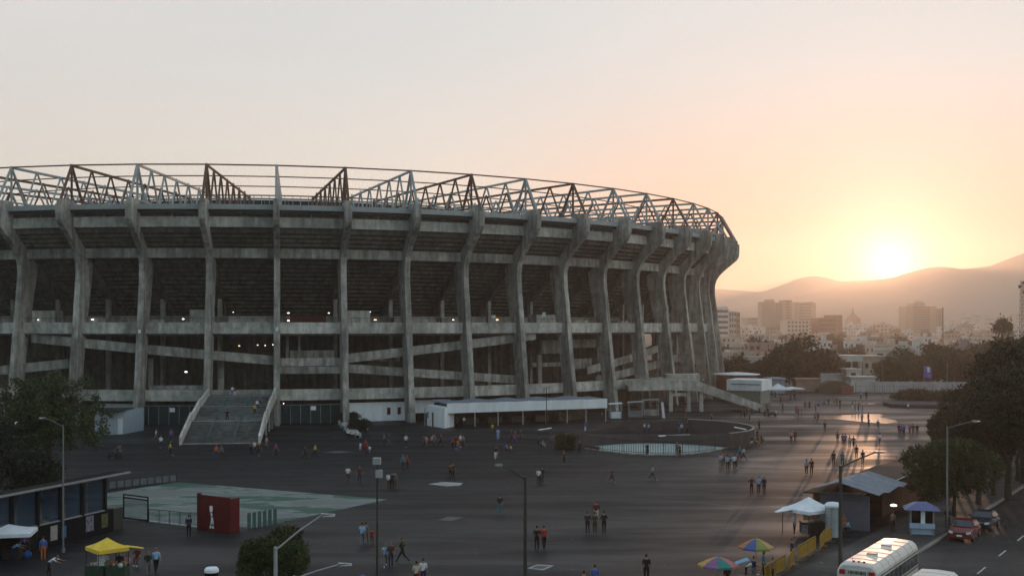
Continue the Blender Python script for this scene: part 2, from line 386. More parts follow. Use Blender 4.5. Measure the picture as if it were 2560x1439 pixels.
# columns: a curved blade that splays at the foot, bends in and flares out to a broad head
outer = [(2.1, -.2), (1.05, 8), (0, 16.5), (-.5, 21), (-.92, 24), (-1.02, 25.6), (-.92, 27), (-.5, 28.3), (.3, 29.5), (1.5, 30.7), (3.2, 32.1), (4.5, 33.2), (4.95, 33.9), (5.15, 35), (5.15, 36.5), (4.75, 36.5), (4.75, 37.3)]
inner = [(1.1, 37.3), (1.1, 33.2), (-.6, 31.2), (-3.0, 29.0), (-5.0, 27.0), (-4.5, 24), (-3.7, 20), (-2.9, 16.5), (-1.7, 8), (-.7, -.2)]
m = MB(); m.prism(outer+inner, -.5, .5, lambda u, v, t: (t, -u, v))
# thin pilaster down the middle of the head, as cast
colproto = m.build('column', M_conc, st)
KS = list(range(-3, 24))
def place(o, k):
    a, od, tt = frame(k); o.location = a-SL; o.rotation_euler = (0, 0, math.atan2(tt.y, tt.x)); return o
def reps(proto, ks):
    for i, k in enumerate(ks):
        o = proto
        if i:
            o = proto.copy(); col.objects.link(o); o.parent = st
            for ch in proto.children: c = ch.copy(); col.objects.link(c); c.parent = o
        place(o, k)
reps(colproto, KS)
# rakers under the stand and the inner row of posts
m = MB(); m.prism([(-3.2, 28.9), (-19, 16.3), (-19, 14.9), (-4.8, 25.8), (-3.2, 26.5)], -.4, .4, lambda u, v, t: (t, -u, v))
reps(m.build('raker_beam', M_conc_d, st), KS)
m = MB(); m.box(-.35, .35, 10.7, 11.4, 0, 21.3)
reps(m.build('inner_post', M_conc, st), KS)
# ring beams
ring('upper_ring_beam', rect(.5, 1.3, 32.9, 34.6), M_conc_l)
ring('second_ring_beam', rect(-2.9, -2.1, 28.0, 29.6), M_conc)
ring('middle_ring_beam', rect(-1.75, -1.35, 15.25, 17.15), M_conc_l)
ring('lower_ring_beam', rect(-1.6, -1.1, 4.0, 5.85), M_conc_l)
ring('ground_ledge', rect(-1.9, -1.62, 5.9, 6.6), M_conc, 2.1, 3.0)
ring('roof_edge', rect(2.2, 2.7, 35.7, 36.55), M_steelw)
ring('gutter', rect(1.9, 2.15, 35.3, 35.65), M_dark)
# stepped stand, seen from below
prof = []
d, zz = .45, 32.5
while d > -20:
    prof.append((d, zz)); prof.append((d, zz-.42)); 
    prof.append((d-.45, zz-.55)); d -= .85; zz -= .68
low = prof[-1]
prof = prof+[(low[0]-20, 3.5), (low[0]-20, 4.5), (low[0], low[1]+1.8), (.45, 35.2)]
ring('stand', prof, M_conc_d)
# roof plate and the inner catwalk ring
ring('roof_plate', [(2.1, 36.35), (2.1, 36.5), (-46, 37.0), (-46, 36.8)], M_grey)
ring('catwalk_ring', rect(-46.5, -44.5, 40.9, 42.3), M_dark)
ring('catwalk_rim', rect(-44.4, -44.1, 42.35, 42.7), M_steelw)
# floors and inner walls
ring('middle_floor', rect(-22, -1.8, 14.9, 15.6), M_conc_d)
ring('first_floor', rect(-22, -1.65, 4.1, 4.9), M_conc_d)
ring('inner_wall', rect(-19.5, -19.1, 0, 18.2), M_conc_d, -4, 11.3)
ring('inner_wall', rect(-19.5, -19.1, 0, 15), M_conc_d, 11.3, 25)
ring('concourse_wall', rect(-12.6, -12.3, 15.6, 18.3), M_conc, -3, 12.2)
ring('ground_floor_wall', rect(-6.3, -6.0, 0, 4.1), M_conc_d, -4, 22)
# kiosks and panels on the middle concourse, read off the facade bay by bay
def pk(px, d=0.0):
    """bay coordinate whose point at offset d appears at column px"""
    lo, hi = -4.0, 15.0
    for _ in range(40):
        mid = (lo+hi)/2; p = P(mid, d)
        if CX+F*p.x/p.y < px: lo = mid
        else: hi = mid
    return lo
for (x0, x1, d, za, zb, mt) in [(80, 136, -5, 15.6, 19.2, M_conc_l), (221, 262, -7, 15.6, 17.9, M_conc), (300, 345, -7, 15.6, 17.6, M_conc), (375, 410, -6, 15.6, 17.6, M_conc), (474, 530, -5, 15.6, 19.3, M_conc_l), (572, 668, -6, 15.6, 18.2, M_conc_l),
                               (868, 926, -5, 15.6, 19.2, M_conc_l), (985, 1018, -7, 15.6, 18.1, M_conc), (1028, 1092, -6, 15.6, 18.1, M_conc), (1105, 1150, -7, 15.6, 17.9, M_conc), (1342, 1391, -5, 15.6, 18.7, M_conc_l), (1425, 1470, -6, 15.6, 17.7, M_conc), (1545, 1600, -6, 15.6, 17.6, M_conc)]:
    ring('concourse_kiosk', rect(d-2.5, d, za, zb), mt, pk(x0, d), pk(x1, d), .25)
ring('red_banner', rect(-8.3, -8.1, 15.9, 18.3), mat('dark_red_banner', (.10, .02, .015), .8, .3), pk(725, -8.1), pk(815, -8.1))
for (x0, x1, d, za, zb, mt) in [(725, 835, -6, 9.6, 12.3, M_conc), (930, 1000, -7, 10.2, 11.9, M_conc), (75, 160, -8, 11, 13.6, M_conc_d), (1352, 1400, -7, 11.2, 13.8, M_conc), (1425, 1490, -7, 12.2, 13.9, M_conc), (1430, 1480, -8, 8, 10, M_conc), (1330, 1420, -9, 8.6, 9.4, M_conc), (545, 560, -5, 4.9, 12, M_conc), (370, 382, -5, 4.9, 11, M_conc), (1345, 1356, -6, 4.9, 11, M_conc), (745, 752, -5, 9.6, 15, M_conc), (715, 722, -5, 9.6, 15, M_conc)]:
    ring('inner_partition', rect(d-.4, d, za, zb), mt, pk(x0, d), pk(x1, d), .25)
# ramps: parapet, deck
def ramp(k0, z0, k1, z1, d=-1.8, h=1.55, wdt=4.0, deck=True):
    n = max(2, int(abs(k1-k0)*2)+1); mp = MB(); md = MB()
    for i in range(n):
        ka, kb = k0+(k1-k0)*i/n, k0+(k1-k0)*(i+1)/n; za, zb = z0+(z1-z0)*i/n, z0+(z1-z0)*(i+1)/n
        mp.hexa([P(ka, d-.25, za), P(ka, d, za), P(kb, d, zb), P(kb, d-.25, zb), P(ka, d-.25, za+h), P(ka, d, za+h), P(kb, d, zb+h), P(kb, d-.25, zb+h)])
        md.hexa([P(ka, d-wdt, za), P(ka, d-.26, za), P(kb, d-.26, zb), P(kb, d-wdt, zb), P(ka, d-wdt, za+.45), P(ka, d-.26, za+.45), P(kb, d-.26, zb+.45), P(kb, d-wdt, zb+.45)])
    r_ = md.build('ramp', M_conc_d, st, world=True); mp.build('parapet', M_conc, r_); return r_
ramp(.15, 13.75, 4.0, 9.9)
ramp(4.0, 9.75, 5.05, 9.75, h=1.35)
ramp(4.0, 8.45, 5.05, 8.45, h=1.2)
ramp(5.05, 10.2, 8.4, 14.0)
ramp(5.05, 8.6, 8.1, 5.9, h=1.45)
ramp(-2.5, 5.9, .85, 9.45, h=1.55, d=-1.2)
ramp(9.9, 7.0, 13.2, 12.2, d=-4.5)
ramp(9.9, 5.2, 13.2, 9.2, d=-2.4)
ramp(8.4, 14.0, 6.6, 15.2, d=-6.5)
# ground storey infill: white walls and dark green gates
for (x0, x1, d, za, zb, mt) in [(0, 22, -3, 0, 3.3, M_white), (240, 336, -3, 0, 3.4, M_white), (872, 1017, -2, .1, 3.35, M_white), (1037, 1125, -3, 1.2, 3.5, M_white)]:
    ring('white_wall_panel', rect(d-.3, d, za, zb), mt, pk(x0, d), pk(x1, d), .25)
M_gate = mat('dark_green_mesh', (.012, .03, .034), .6, .3)
for x0, x1 in ((346, 500), (701, 851)):
    g_ = ring('gate_panel', rect(-1.0, -.9, .1, 3.1), M_gate, pk(x0, -.9), pk(x1, -.9), .25)
    mg = MB(); ka, kb = pk(x0, -.8), pk(x1, -.8)
    for i in range(7):
        k = ka+(kb-ka)*i/6; mg.tube(P(k, -.8, 0), P(k, -.8, 3.3), .06)
    mg.path([P(ka+(kb-ka)*i/6, -.8, 3.25) for i in range(7)], .05)
    mg.build('gate_frame', M_grey, g_)
for x0 in (968, 994):
    ring('red_notice', rect(-1.98, -1.93, 1.2, 2.4), M_red, pk(x0, -1.95), pk(x0+8, -1.95), .25)
ring('notice', rect(-.85, -.8, 2.2, 2.9), M_white, pk(424, -.8), pk(437, -.8), .25)
ring('notice', rect(-.85, -.8, 2.3, 3.0), M_white, pk(775, -.8), pk(790, -.8), .25)
# lamps burning under the stands
for (px, py, d, r_, warm) in [(231, 798, -6.5, .28, 0), (458, 797, -6, .26, 0), (465, 929, -8, .3, 0), (598, 864, -8, .2, 1), (644, 862, -8, .14, 0), (663, 863, -8, .14, 0), (682, 861, -8, .14, 0), (721, 782, -7.8, .22, 0), (721, 801, -7.8, .24, 0), (822, 782, -7.8, .2, 0), (95, 799, -4.8, .14, 0), (583, 780, -5.8, .12, 0), (938, 799, -5, .3, 1), (1243, 799, -5, .3, 1), (1285, 862, -7, .35, 1), (1133, 799, -4, .2, 0), (709, 1008, -2, .14, 0), (926, 779, -5, .12, 0)]:
    k = pk(px, d); p = P(k, d); zz = Z_at(py, p.y); m = MB(); r_ *= .75; m.lathe([(.01, -r_*.5), (r_, -r_*.35), (r_, r_*.35), (.01, r_*.5)], p+Vector((0, 0, zz)), 8)
    m.build('ceiling_light', M_bulbw if warm else M_bulb, st, world=True)
m = MB(); p = P(pk(1234, -3), -3, 18.1); m.box(p.x-.35, p.x+.35, p.y, p.y+.1, 17.9, 18.5); m.build('small_sign', M_white, st, world=True)
m = MB(); p = P(pk(1360, -3), -3, 18.1); m.box(p.x-.3, p.x+.3, p.y, p.y+.1, 18.2, 19.1); m.build('small_sign', M_white, st, world=True)
# roof trusses, pale and rusty in turn
TOPZ = 43.2
def truss(mt, name):
    m = MB(); p = lambda d, zz: (0, -d, zz)
    tops = [1.0-6.4*i for i in range(8)]; bots = [4.4]+[-2.4-6.4*i for i in range(8)]
    for i, dt in enumerate(tops):
        r_ = .17 if i else .24
        m.tube(p(dt, TOPZ), p(bots[i], 37.2), r_); m.tube(p(dt, TOPZ), p(bots[i+1], 37.2), r_)
    m.tube(p(1.0, TOPZ), p(1.0, 36.6), .2)
    m.tube(p(1.2, TOPZ), p(-44.5, 42.6), .24); m.tube(p(4.2, 37.35), p(-44.5, 37.3), .16); m.tube(p(-44.5, 37.3), p(-44.5, 42.6), .2)
    o = m.build(name, mt, st); return o
white_t = truss(M_steelw, 'roof_truss'); rust_t = truss(M_rust, 'roof_truss')
whites = [k for k in KS if k in (0, 2, 4, 6, 8, 10, 11, 13, 14, -2, 16, 18, 20, 22)]; rusts = [k for k in KS if k not in whites]
reps(white_t, whites); reps(rust_t, rusts)
for o in [c for c in st.children if c.name.startswith('roof_truss')]:
    o['label'] = 'rusty brown roof truss' if o.data == rust_t.data else 'pale grey painted roof truss'
def hoop(d, zz, r_, name='roof_purlin', mt=M_rust):
    m = MB()
    m.path([P(k, d, zz) for k in KS], r_, n=5)
    m.build(name, mt, st, world=True)
for d, zz, r_ in ((1.0, TOPZ+.05, .13), (-11.8, TOPZ-.2, .11), (-24.6, TOPZ-.45, .11), (-37.4, TOPZ-.7, .1)): hoop(d, zz, r_)
m = MB()   # walkway rail along the roof edge
m.path([P(k/2, 2.3, 37.5) for k in range(-6, 47)], .035, n=4)
for k in range(-18, 139): m.tube(P(k/6, 2.3, 36.5), P(k/6, 2.3, 37.5), .03, n=4)
m.build('roof_edge_railing', M_steelw, st, world=True)
m = MB()
for k in range(-12, 96): 
    a = k/4+.125; m.tube(P(a, -44.0, 41.0), P(a, -44.0, 43.1), .07, n=4)
m.path([P(k/4, -44.0, 43.1) for k in range(-12, 96)], .05, n=4); m.build('railing', M_steelw, st, world=True)
m = MB()  # short stub posts in the slot under the roof edge
for k in KS[:-1]: p = P(k+.5, .9); m.tube(p+Vector((0, 0, 34.6)), p+Vector((0, 0, 35.5)), .1)
m.build('slot_posts', M_conc, st, world=True)
for k in (-2, -1, 1, 3, 5, 6, 8, 9, 11, 13):
    m = MB(); m.path([P(k+.055, -.35, 15.2), P(k+.055, -.2, 9), P(k+.055, .35, 4), P(k+.055, .9, .1)], .09, n=6); m.build('drain_pipe', M_grey, st, world=True)
m = MB()
for k in range(-30, 150): m.tube(P(k/8, -1.5, 17.15), P(k/8, -1.5, 17.9), .025, n=4)
m.path([P(k/4, -1.5, 17.9) for k in range(-15, 76)], .03, n=4); m.build('concourse_railing', M_dark, st, world=True)
# small fittings on columns
for px, py in ((348, 828), (691, 823)):
    k = pk(px, .05); p = P(round(k), .12); zz = Z_at(py, p.y); m = MB(); m.box(p.x-.2, p.x+.2, p.y-.1, p.y+.1, zz-.3, zz+.3); m.build('junction_box', M_white, st, world=True)

# ------------------------------------------------------------------ wide staircase up to the concourse
def SK(q, d, zz): 
    """frame of the broad staircase: q across from its axis, d out from the facade"""
    a, o, t = frame(3.52); p = a+o*d+t*q; return Vector((p.x, p.y, zz))
stp = empty('staircase', SK(0, 14, 0), 'broad concrete staircase rising from the plaza to the dark concourse, with crooked side parapets', 'staircase')
flights = [(31.5, 0.0, 22.0, 2.5), (20.0, 2.5, 12.5, 4.0), (10.5, 4.0, 3.0, 5.0)]
m = MB(); hw = 5.2
path_d = []
for (d0, z0, d1, z1) in flights:
    n = int(round((z1-z0)/.166))
    for i in range(n):
        da, db = d0+(d1-d0)*i/n, d0+(d1-d0)*(i+1)/n; zt = z0+(z1-z0)*(i+1)/n
        m.hexa([SK(-hw, da, max(0, zt-.8)), SK(hw, da, max(0, zt-.8)), SK(hw, db, max(0, zt-.8)), SK(-hw, db, max(0, zt-.8)), SK(-hw, da, zt), SK(hw, da, zt), SK(hw, db, zt), SK(-hw, db, zt)])
for (da, db, zt) in ((22.0, 20.0, 2.5), (12.5, 10.5, 4.0), (3.0, -1.2, 5.0)):
    m.hexa([SK(-hw, da, zt-.4), SK(hw, da, zt-.4), SK(hw, db, zt-.4), SK(-hw, db, zt-.4), SK(-hw, da, zt+.003), SK(hw, da, zt+.003), SK(hw, db, zt+.003), SK(-hw, db, zt+.003)])
m.build('steps', concrete('stair_concrete', (.125, .13, .125), .7), stp, world=True)
for de, zt in ((31.55, .17), (22.05, 2.52), (12.55, 4.02), (3.05, 5.02), (20.0, 2.67), (10.5, 4.17)):
    m = MB(); m.hexa([SK(-hw, de, zt-.1), SK(hw, de, zt-.1), SK(hw, de-.25, zt-.1), SK(-hw, de-.25, zt-.1), SK(-hw, de, zt), SK(hw, de, zt), SK(hw, de-.25, zt), SK(-hw, de-.25, zt)]); m.build('pale_nosing', M_conc_l, stp, world=True)
for sg in (-1, 1):
    m = MB(); pts = [(31.9, 0), (22, 2.6), (20, 2.6), (12.5, 4.1), (10.5, 4.1), (2.0, 5.2)]
    for (da, za), (db, zb) in zip(pts, pts[1:]):
        q0, q1 = (hw+.02, hw+.34) if sg > 0 else (-hw-.34, -hw-.02)
        m.hexa([SK(q0, da, max(0, za-.6)), SK(q1, da, max(0, za-.6)), SK(q1, db, zb-.6), SK(q0, db, zb-.6), SK(q0, da, za+1.15), SK(q1, da, za+1.15), SK(q1, db, zb+1.15), SK(q0, db, zb+1.15)])
    m.build('parapet', M_conc_l, stp, world=True)
    m = MB()
    for d_, zt in ((18, 2.6), (12, 3.6), (7, 4.0)): m.tube(SK(sg*(hw-.1), d_, 0), SK(sg*(hw-.1), d_, zt), .18)
    m.build('support_posts', M_conc, stp, world=True)
for q in (-1.8, 1.8):
    m = MB(); pts = [(31.2, 0.1), (22, 2.5), (20, 2.5), (12.5, 4.0), (10.5, 4.0), (3.5, 5.0)]
    for (da, za), (db, zb) in zip(pts, pts[1:]):
        m.tube(SK(q, da, za+.95), SK(q, db, zb+.95), .045); m.tube(SK(q, da, za+.5), SK(q, db, zb+.5), .03)
        for i in range(4): f_ = i/4; dd = da+(db-da)*f_; zt = za+(zb-za)*f_; m.tube(SK(q, dd, zt), SK(q, dd, zt+.95), .035)
    m.build('handrail', mat('teal_painted_rail', (.06, .12, .12), .5, .2), stp, world=True)

# ------------------------------------------------------------------ side stair and terrace at the far end
ss = empty('side_staircase', (36, 228, 0), 'long grey concrete stair and landing coming down beside the last stadium columns', 'staircase')
m = MB(); m.box(22.5, 35.8, 224.2, 231, 4.5, 5.0)
n = 30
for i in range(n):
    xa, xb = 35.8+13.0*i/n, 35.8+13.0*(i+1)/n; zt = 5.0-5.0*(i+.5)/n
    m.box(xa, xb, 224.2, 231, max(0, zt-.8), zt)
m.build('steps', M_conc, ss, world=True)
for y0, nm in ((223.9, 'parapet'), (231.05, 'parapet')):
    m = MB()
    for (xa, za), (xb, zb) in zip([(22.5, 5), (30.0, 5.2), (35.8, 5.0), (48.2, .35)], [(30.0, 5.2), (35.8, 5.0), (48.2, .35), (48.9, .3)]):
        m.hexa([(xa, y0, max(.02, za-1.0)), (xb, y0, max(.02, zb-1.0)), (xb, y0+.28, max(.02, zb-1.0)), (xa, y0+.28, max(.02, za-1.0)), (xa, y0, za+1.0), (xb, y0, zb+1.0), (xb, y0+.28, zb+1.0), (xa, y0+.28, za+1.0)])
    m.build(nm, M_conc_l, ss, world=True)
m = MB()
for x in (30.4, 33.9, 36.3): m.box(x, x+.7, 224.4, 225.1, 0, 4.5 if x < 35 else 3.6)
m.box(30.4, 34.6, 224.5, 225.0, 3.0, 3.6)
m.build('support_posts', M_conc_l, ss, world=True)
for yy in (226.5, 228.8):
    m = MB(); m.tube((35.8, yy, 5.95), (48.5, yy, 1.0), .06); m.tube((26, yy, 5.95), (35.8, yy, 5.95), .06)
    for i in range(10): f_ = i/9; m.tube((35.8+12.7*f_, yy, 5-4.95*f_), (35.8+12.7*f_, yy, 5.95-4.95*f_), .04)
    m.build('handrail', M_steelw, ss, world=True)
m = MB(); m.box(30.8, 37.5, 231.5, 236, 5.0, 6.9); m.build('upper_block', M_conc_l, ss, world=True)

# white pavilion and the flat disc roof beyond it
pv = empty('pavilion', (50, 246, 0), 'white flat-roofed pavilion with a deep fascia beside the foot of the side stair', 'pavilion')
m = MB(); q = [(45.6, 246.5), (52.3, 243.0), (56.0, 250.0), (49.2, 253.5)]
m.hexa([(x, y, 2.9) for x, y in q]+[(x, y, 5.2) for x, y in q]); m.build('roof', M_white, pv, world=True)
c_ = Vector((50.8, 248.2, 0)); q2 = [Vector((x, y, 0))*.9+c_*.1 for x, y in q]
m = MB(); m.hexa([(p.x, p.y, 0) for p in q2]+[(p.x, p.y, 2.9) for p in q2]); m.build('wall', mat('green_grey_wall', (.22, .23, .19), .8, .2), pv, world=True)
m = MB(); m.hexa([(46.4, 246.0, 4.2), (51.9, 243.1, 4.2), (51.95, 243.2, 4.2), (46.45, 246.1, 4.2), (46.4, 246.0, 4.35), (51.9, 243.1, 4.35), (51.95, 243.2, 4.35), (46.45, 246.1, 4.35)]); m.build('fascia_slot', M_dark, pv, world=True)
dr = empty('disc_canopy', (51.5, 266, 0), 'low dark building under a thin white disc roof beyond the pavilion', 'pavilion')
m = MB(); m.lathe([(5.3, 5.45), (5.3, 5.6), (2.5, 5.85), (.5, 6.0)], (51.5, 266, 0), 28); m.build('roof', M_white, dr, world=True)
m = MB(); m.lathe([(4.6, 0), (4.6, 5.4)], (51.5, 266, 0), 20); m.build('wall', M_brick, dr, world=True)

# ------------------------------------------------------------------ long awning building in front of the stadium
aw = empty('awning_building', (14, 196, 0), 'long low stalls building with a wide white awning along the foot of the stadium', 'building')
a0 = Vector((X_at(1118, 188.5), 188.5, 0)); a1 = Vector((X_at(1518, 201), 201, 0)); ua = (a1-a0).normalized(); va = Vector((-ua.y, ua.x, 0)); LA = (a1-a0).length
def A(u, v, zz): p = a0+ua*u+va*v; return Vector((p.x, p.y, zz))
m = MB(); n = 24
for i in range(n):
    ua_, ub_ = LA*i/n, LA*(i+1)/n; sa = .12*math.sin(i*1.7); sb = .12*math.sin((i+1)*1.7)
    m.hexa([A(ua_, 0, 2.35), A(ub_, 0, 2.35), A(ub_, .12, 2.35), A(ua_, .12, 2.35), A(ua_, 0, 3.95+sa*.3), A(ub_, 0, 3.95+sb*.3), A(ub_, .12, 3.95+sb*.3), A(ua_, .12, 3.95+sa*.3)])
m.build('awning_fascia', M_white, aw, world=True)
m = MB()
for i in range(n):
    ua_, ub_ = LA*i/n, LA*(i+1)/n; sa = .25*math.sin(i*1.3); sb = .25*math.sin((i+1)*1.3)
    m.hexa([A(ua_, .13, 3.8), A(ub_, .13, 3.8), A(ub_, 7, 3.95+sb*.6), A(ua_, 7, 3.95+sa*.6), A(ua_, .13, 3.9), A(ub_, .13, 3.9), A(ub_, 7, 4.08+sb*.6), A(ua_, 7, 4.08+sa*.6)])
m.build('roof', M_tarp, aw, world=True)
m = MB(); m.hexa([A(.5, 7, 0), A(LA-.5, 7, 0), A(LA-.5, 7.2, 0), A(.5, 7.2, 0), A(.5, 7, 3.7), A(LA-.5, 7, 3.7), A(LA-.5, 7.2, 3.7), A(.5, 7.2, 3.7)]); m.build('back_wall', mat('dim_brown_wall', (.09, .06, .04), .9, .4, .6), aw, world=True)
for px in (1187, 1245, 1307, 1365, 1418, 1465, 1514):
    u_ = (X_at(px, 195)-a0.x)/ua.x*1.0
    for _ in range(6):
        p = A(u_, .3, 0); e_ = CX+F*p.x/p.y-px; u_ -= e_/15.0
    m = MB(); m.tube(A(u_, .3, 0), A(u_, .3, 2.4), .11); m.build('post', M_steelw, aw, world=True)
for i, u_ in enumerate((5.2, 9.5, 14, 18.5, 23)):
    m = MB(); m.hexa([A(u_, 5.2, 0), A(u_+2.6, 5.2, 0), A(u_+2.6, 6.2, 0), A(u_, 6.2, 0), A(u_, 5.2, 1.0), A(u_+2.6, 5.2, 1.0), A(u_+2.6, 6.2, 1.0), A(u_, 6.2, 1.0)])
    m.build('counter', mat('stall_counter', (.16, .13, .11), .7, .4, 3), aw, world=True)
bt = empty('white_booth', (X_at(1090, 190), 190, 0), 'boxy pale booth with a doorway at the near end of the long awning', 'booth')
bq = [(X_at(1066, 192), 193), (X_at(1112, 187.6), 187.6), (X_at(1135, 191), 191), (X_at(1095, 198), 198)]
m = MB(); m.hexa([(x, y, 0) for x, y in bq]+[(x, y, 3.35) for x, y in bq]); m.build('wall', M_white, bt, world=True)
m = MB(); pa, pb = Vector((*bq[0], 0)), Vector((*bq[1], 0)); dv = (pb-pa).normalized(); nv = Vector((dv.y, -dv.x, 0))
def on(a, b, z0, z1, nm, mt, par, off=.03):
    m = MB(); m.hexa([pa+dv*a+nv*.0, pa+dv*b, pa+dv*b+nv*off, pa+dv*a+nv*off]+[Vector((0, 0, 0))]*4) if False else None
    q = [pa+dv*a, pa+dv*a+nv*off, pa+dv*b+nv*off, pa+dv*b]
    m.hexa([(p.x, p.y, z0) for p in q]+[(p.x, p.y, z1) for p in q]); return m.build(nm, mt, par, world=True)
on(1.9, 2.4, 0, 2.3, 'door', M_dark, bt); on(.2, .6, 1.3, 2.3, 'window', M_glass, bt)
m = MB(); p = bq[0]; m.tube((p[0]-.3, p[1]-.4, 0), (p[0]-.3, p[1]-.4, 3.0), .07); m.build('post', M_steelw, bt, world=True)

# open frame stalls beyond the awning
def frame_stall(px0, px1, Y, zt, mt, lab, counter=M_white):
    x0, x1 = X_at(px0, Y), X_at(px1, Y); o = empty('frame_stall', ((x0+x1)/2, Y, 0), lab, 'stall', group='open stalls beside the awning')
    for x in (x0, x1):
        for y in (Y, Y+2.4): m = MB(); m.tube((x, y, 0), (x, y, zt), .07); m.build('post', M_steelw, o, world=True)
    m = MB(); m.hexa([(x0-.2, Y-.2, zt-.05), (x1+.2, Y-.2, zt+.1), (x1+.2, Y+2.6, zt+.1), (x0-.2, Y+2.6, zt-.05), (x0-.2, Y-.2, zt+.05), (x1+.2, Y-.2, zt+.2), (x1+.2, Y+2.6, zt+.2), (x0-.2, Y+2.6, zt+.05)]); m.build('roof', mt, o, world=True)
    m = MB(); m.box(x0+.1, x1-.1, Y+.1, Y+.5, 0, 1.15); m.build('counter', counter, o, world=True)
frame_stall(1526, 1554, 208, 2.5, M_wtarp, 'small open stall with a bright white counter next to the awning end')
frame_stall(1573, 1606, 211, 2.6, M_steelw, 'small open stall with a dull blue-grey counter and pale frame', M_tarp)
frame_stall(1610, 1646, 214, 2.8, M_grey, 'bare open stall frame nearest the side stair', M_conc)
m = MB(); pf = G(1656, 1045); m.hexa([(pf.x, pf.y, .1), (pf.x+.5, pf.y, .0), (pf.x+.5, pf.y+.05, 0), (pf.x, pf.y+.05, .1), (pf.x-.25, pf.y, 2.9), (pf.x+.2, pf.y, 2.9), (pf.x+.2, pf.y+.05, 2.9), (pf.x-.25, pf.y+.05, 2.9)])
tag(m.build('feather_banner', M_wtarp), 'white upright banner standing between the stalls and side stair', 'banner')

# guard block and white clutter at the left foot of the stadium
gb = empty('guard_block', (X_at(276, 177), 178, 0), 'pale blue-grey blocky hut between the big tree and the broad staircase', 'hut')
x0, x1 = X_at(240, 176), X_at(312, 178)
m = MB(); m.hexa([(x0, 175.5, 0), (x1, 178, 0), (x1+1, 184, 0), (x0, 182, 0), (x0, 175.5, 3.3), (x1, 178, 3.6), (x1+1, 184, 3.6), (x0, 182, 3.3)]); m.build('wall', mat('pale_blue_wall', (.30, .38, .45), .7, .15), gb, world=True)
m = MB(); m.box(x0-1.5, x1+.3, 175, 182, 3.62, 3.75); m.build('roof', M_dark, gb, world=True)
m = MB(); m.box(x1-1.2, x1-.2, 177.4, 177.6, 0, 2.4); m.build('door', M_white, gb, world=True)
tn = empty('white_tent', (X_at(30, 172), 172, 0), 'white canopy glimpsed behind the dark tree at the stadium foot', 'tent')
m = MB(); cx_, cy_ = X_at(30, 172), 172
m.hexa([(cx_-4, cy_-2, 2.2), (cx_+3, cy_-2, 2.2), (cx_+3, cy_+2, 2.2), (cx_-4, cy_+2, 2.2), (cx_-1, cy_-.2, 3.3), (cx_+.5, cy_-.2, 3.3), (cx_+.5, cy_+.2, 3.3), (cx_-1, cy_+.2, 3.3)]); m.build('canopy', M_wtarp, tn, world=True)
for dx, dy in ((-3.9, -1.9), (2.9, -1.9), (2.9, 1.9), (-3.9, 1.9)): m = MB(); m.tube((cx_+dx, cy_+dy, 0), (cx_+dx, cy_+dy, 2.3), .06); m.build('post', M_grey, tn, world=True)

# ------------------------------------------------------------------ the round walled terrace on the plaza
RC, RR = Vector((20.0, 167.0, 0)), 14.6
def RP(a, r=RR, zz=0): return Vector((RC.x+r*math.cos(R(a)), RC.y+r*math.sin(R(a)), zz))
rt = empty('round_terrace', (20, 167, 0), 'dark round walled terrace with a pale painted floor behind a barred fence', 'terrace')
M_wall = mat('dark_rendered_wall', (.055, .052, .055), .85, .25, .5)
m = MB(); n = 60; a_s, a_e = -50, 235
for i in range(n):
    a, b = a_s+(a_e-a_s)*i/n, a_s+(a_e-a_s)*(i+1)/n
    h = lambda t: 2.1 if t < 60 else (2.1-1.7*min(1, (t-60)/60))
    m.hexa([RP(a, RR-.2), RP(a, RR), RP(b, RR), RP(b, RR-.2), RP(a, RR-.2, h(a)), RP(a, RR, h(a)), RP(b, RR, h(b)), RP(b, RR-.2, h(b))])
m.build('ring_wall', M_wall, rt, world=True)
m = MB()   # pale coping on the wall
for i in range(26):
    a, b = -50+110*i/26, -50+110*(i+1)/26
    m.hexa([RP(a, RR-.25, 2.11), RP(a, RR+.05, 2.11), RP(b, RR+.05, 2.11), RP(b, RR-.25, 2.11), RP(a, RR-.25, 2.19), RP(a, RR+.05, 2.19), RP(b, RR+.05, 2.19), RP(b, RR-.25, 2.19)])
m.build('coping', M_conc, rt, world=True)
C0, C1 = Vector((9.2, 157.6, 0)), Vector((29.5, 157.6, 0))
def arc(t, bulge): p = C0.lerp(C1, t); return Vector((p.x, p.y+bulge*4*t*(1-t), 0))
m = MB(); n = 24
for i in range(n):
    p, q = arc(i/n, 6.2), arc((i+1)/n, 6.2); up = lambda v, z_: Vector((v.x, v.y, z_)); o_ = Vector((0, .3, 0))
    hz = lambda t: 1.9-.8*4*t*(1-t)
    m.hexa([p, q, q+o_, p+o_, up(p, hz(i/n)), up(q, hz((i+1)/n)), up(q+o_, hz((i+1)/n)), up(p+o_, hz(i/n))])
m.build('curved_wall', M_wall, rt, world=True)
m = MB(); m.hexa([RP(215, RR-.2), C0, C0+Vector((0, .3, 0)), RP(212, RR-.2), RP(215, RR-.2, 1.2), C0+Vector((0, 0, 1.9)), C0+Vector((0, .3, 1.9)), RP(212, RR-.2, 1.2)]); m.build('side_wall', M_wall, rt, world=True)
m = MB(); m.hexa([C1, RP(-46, RR-.2), RP(-44, RR-.2), C1+Vector((0, .3, 0)), C1+Vector((0, 0, 1.9)), RP(-46, RR-.2, 2.1), RP(-44, RR-.2, 2.1), C1+Vector((0, .3, 1.9))]); m.build('side_wall', M_wall, rt, world=True)
pm = mat('pale_turquoise_floor_paint', (.34, .42, .40), .7, .22, .6)
m = MB(); m.poly([arc(i/n, -9.2)+Vector((0, 0, .006)) for i in range(n+1)]+[arc(1-i/n, 6.15)+Vector((0, 0, .006)) for i in range(n+1)]); m.build('painted_floor', pm, rt, world=True)
m = MB()
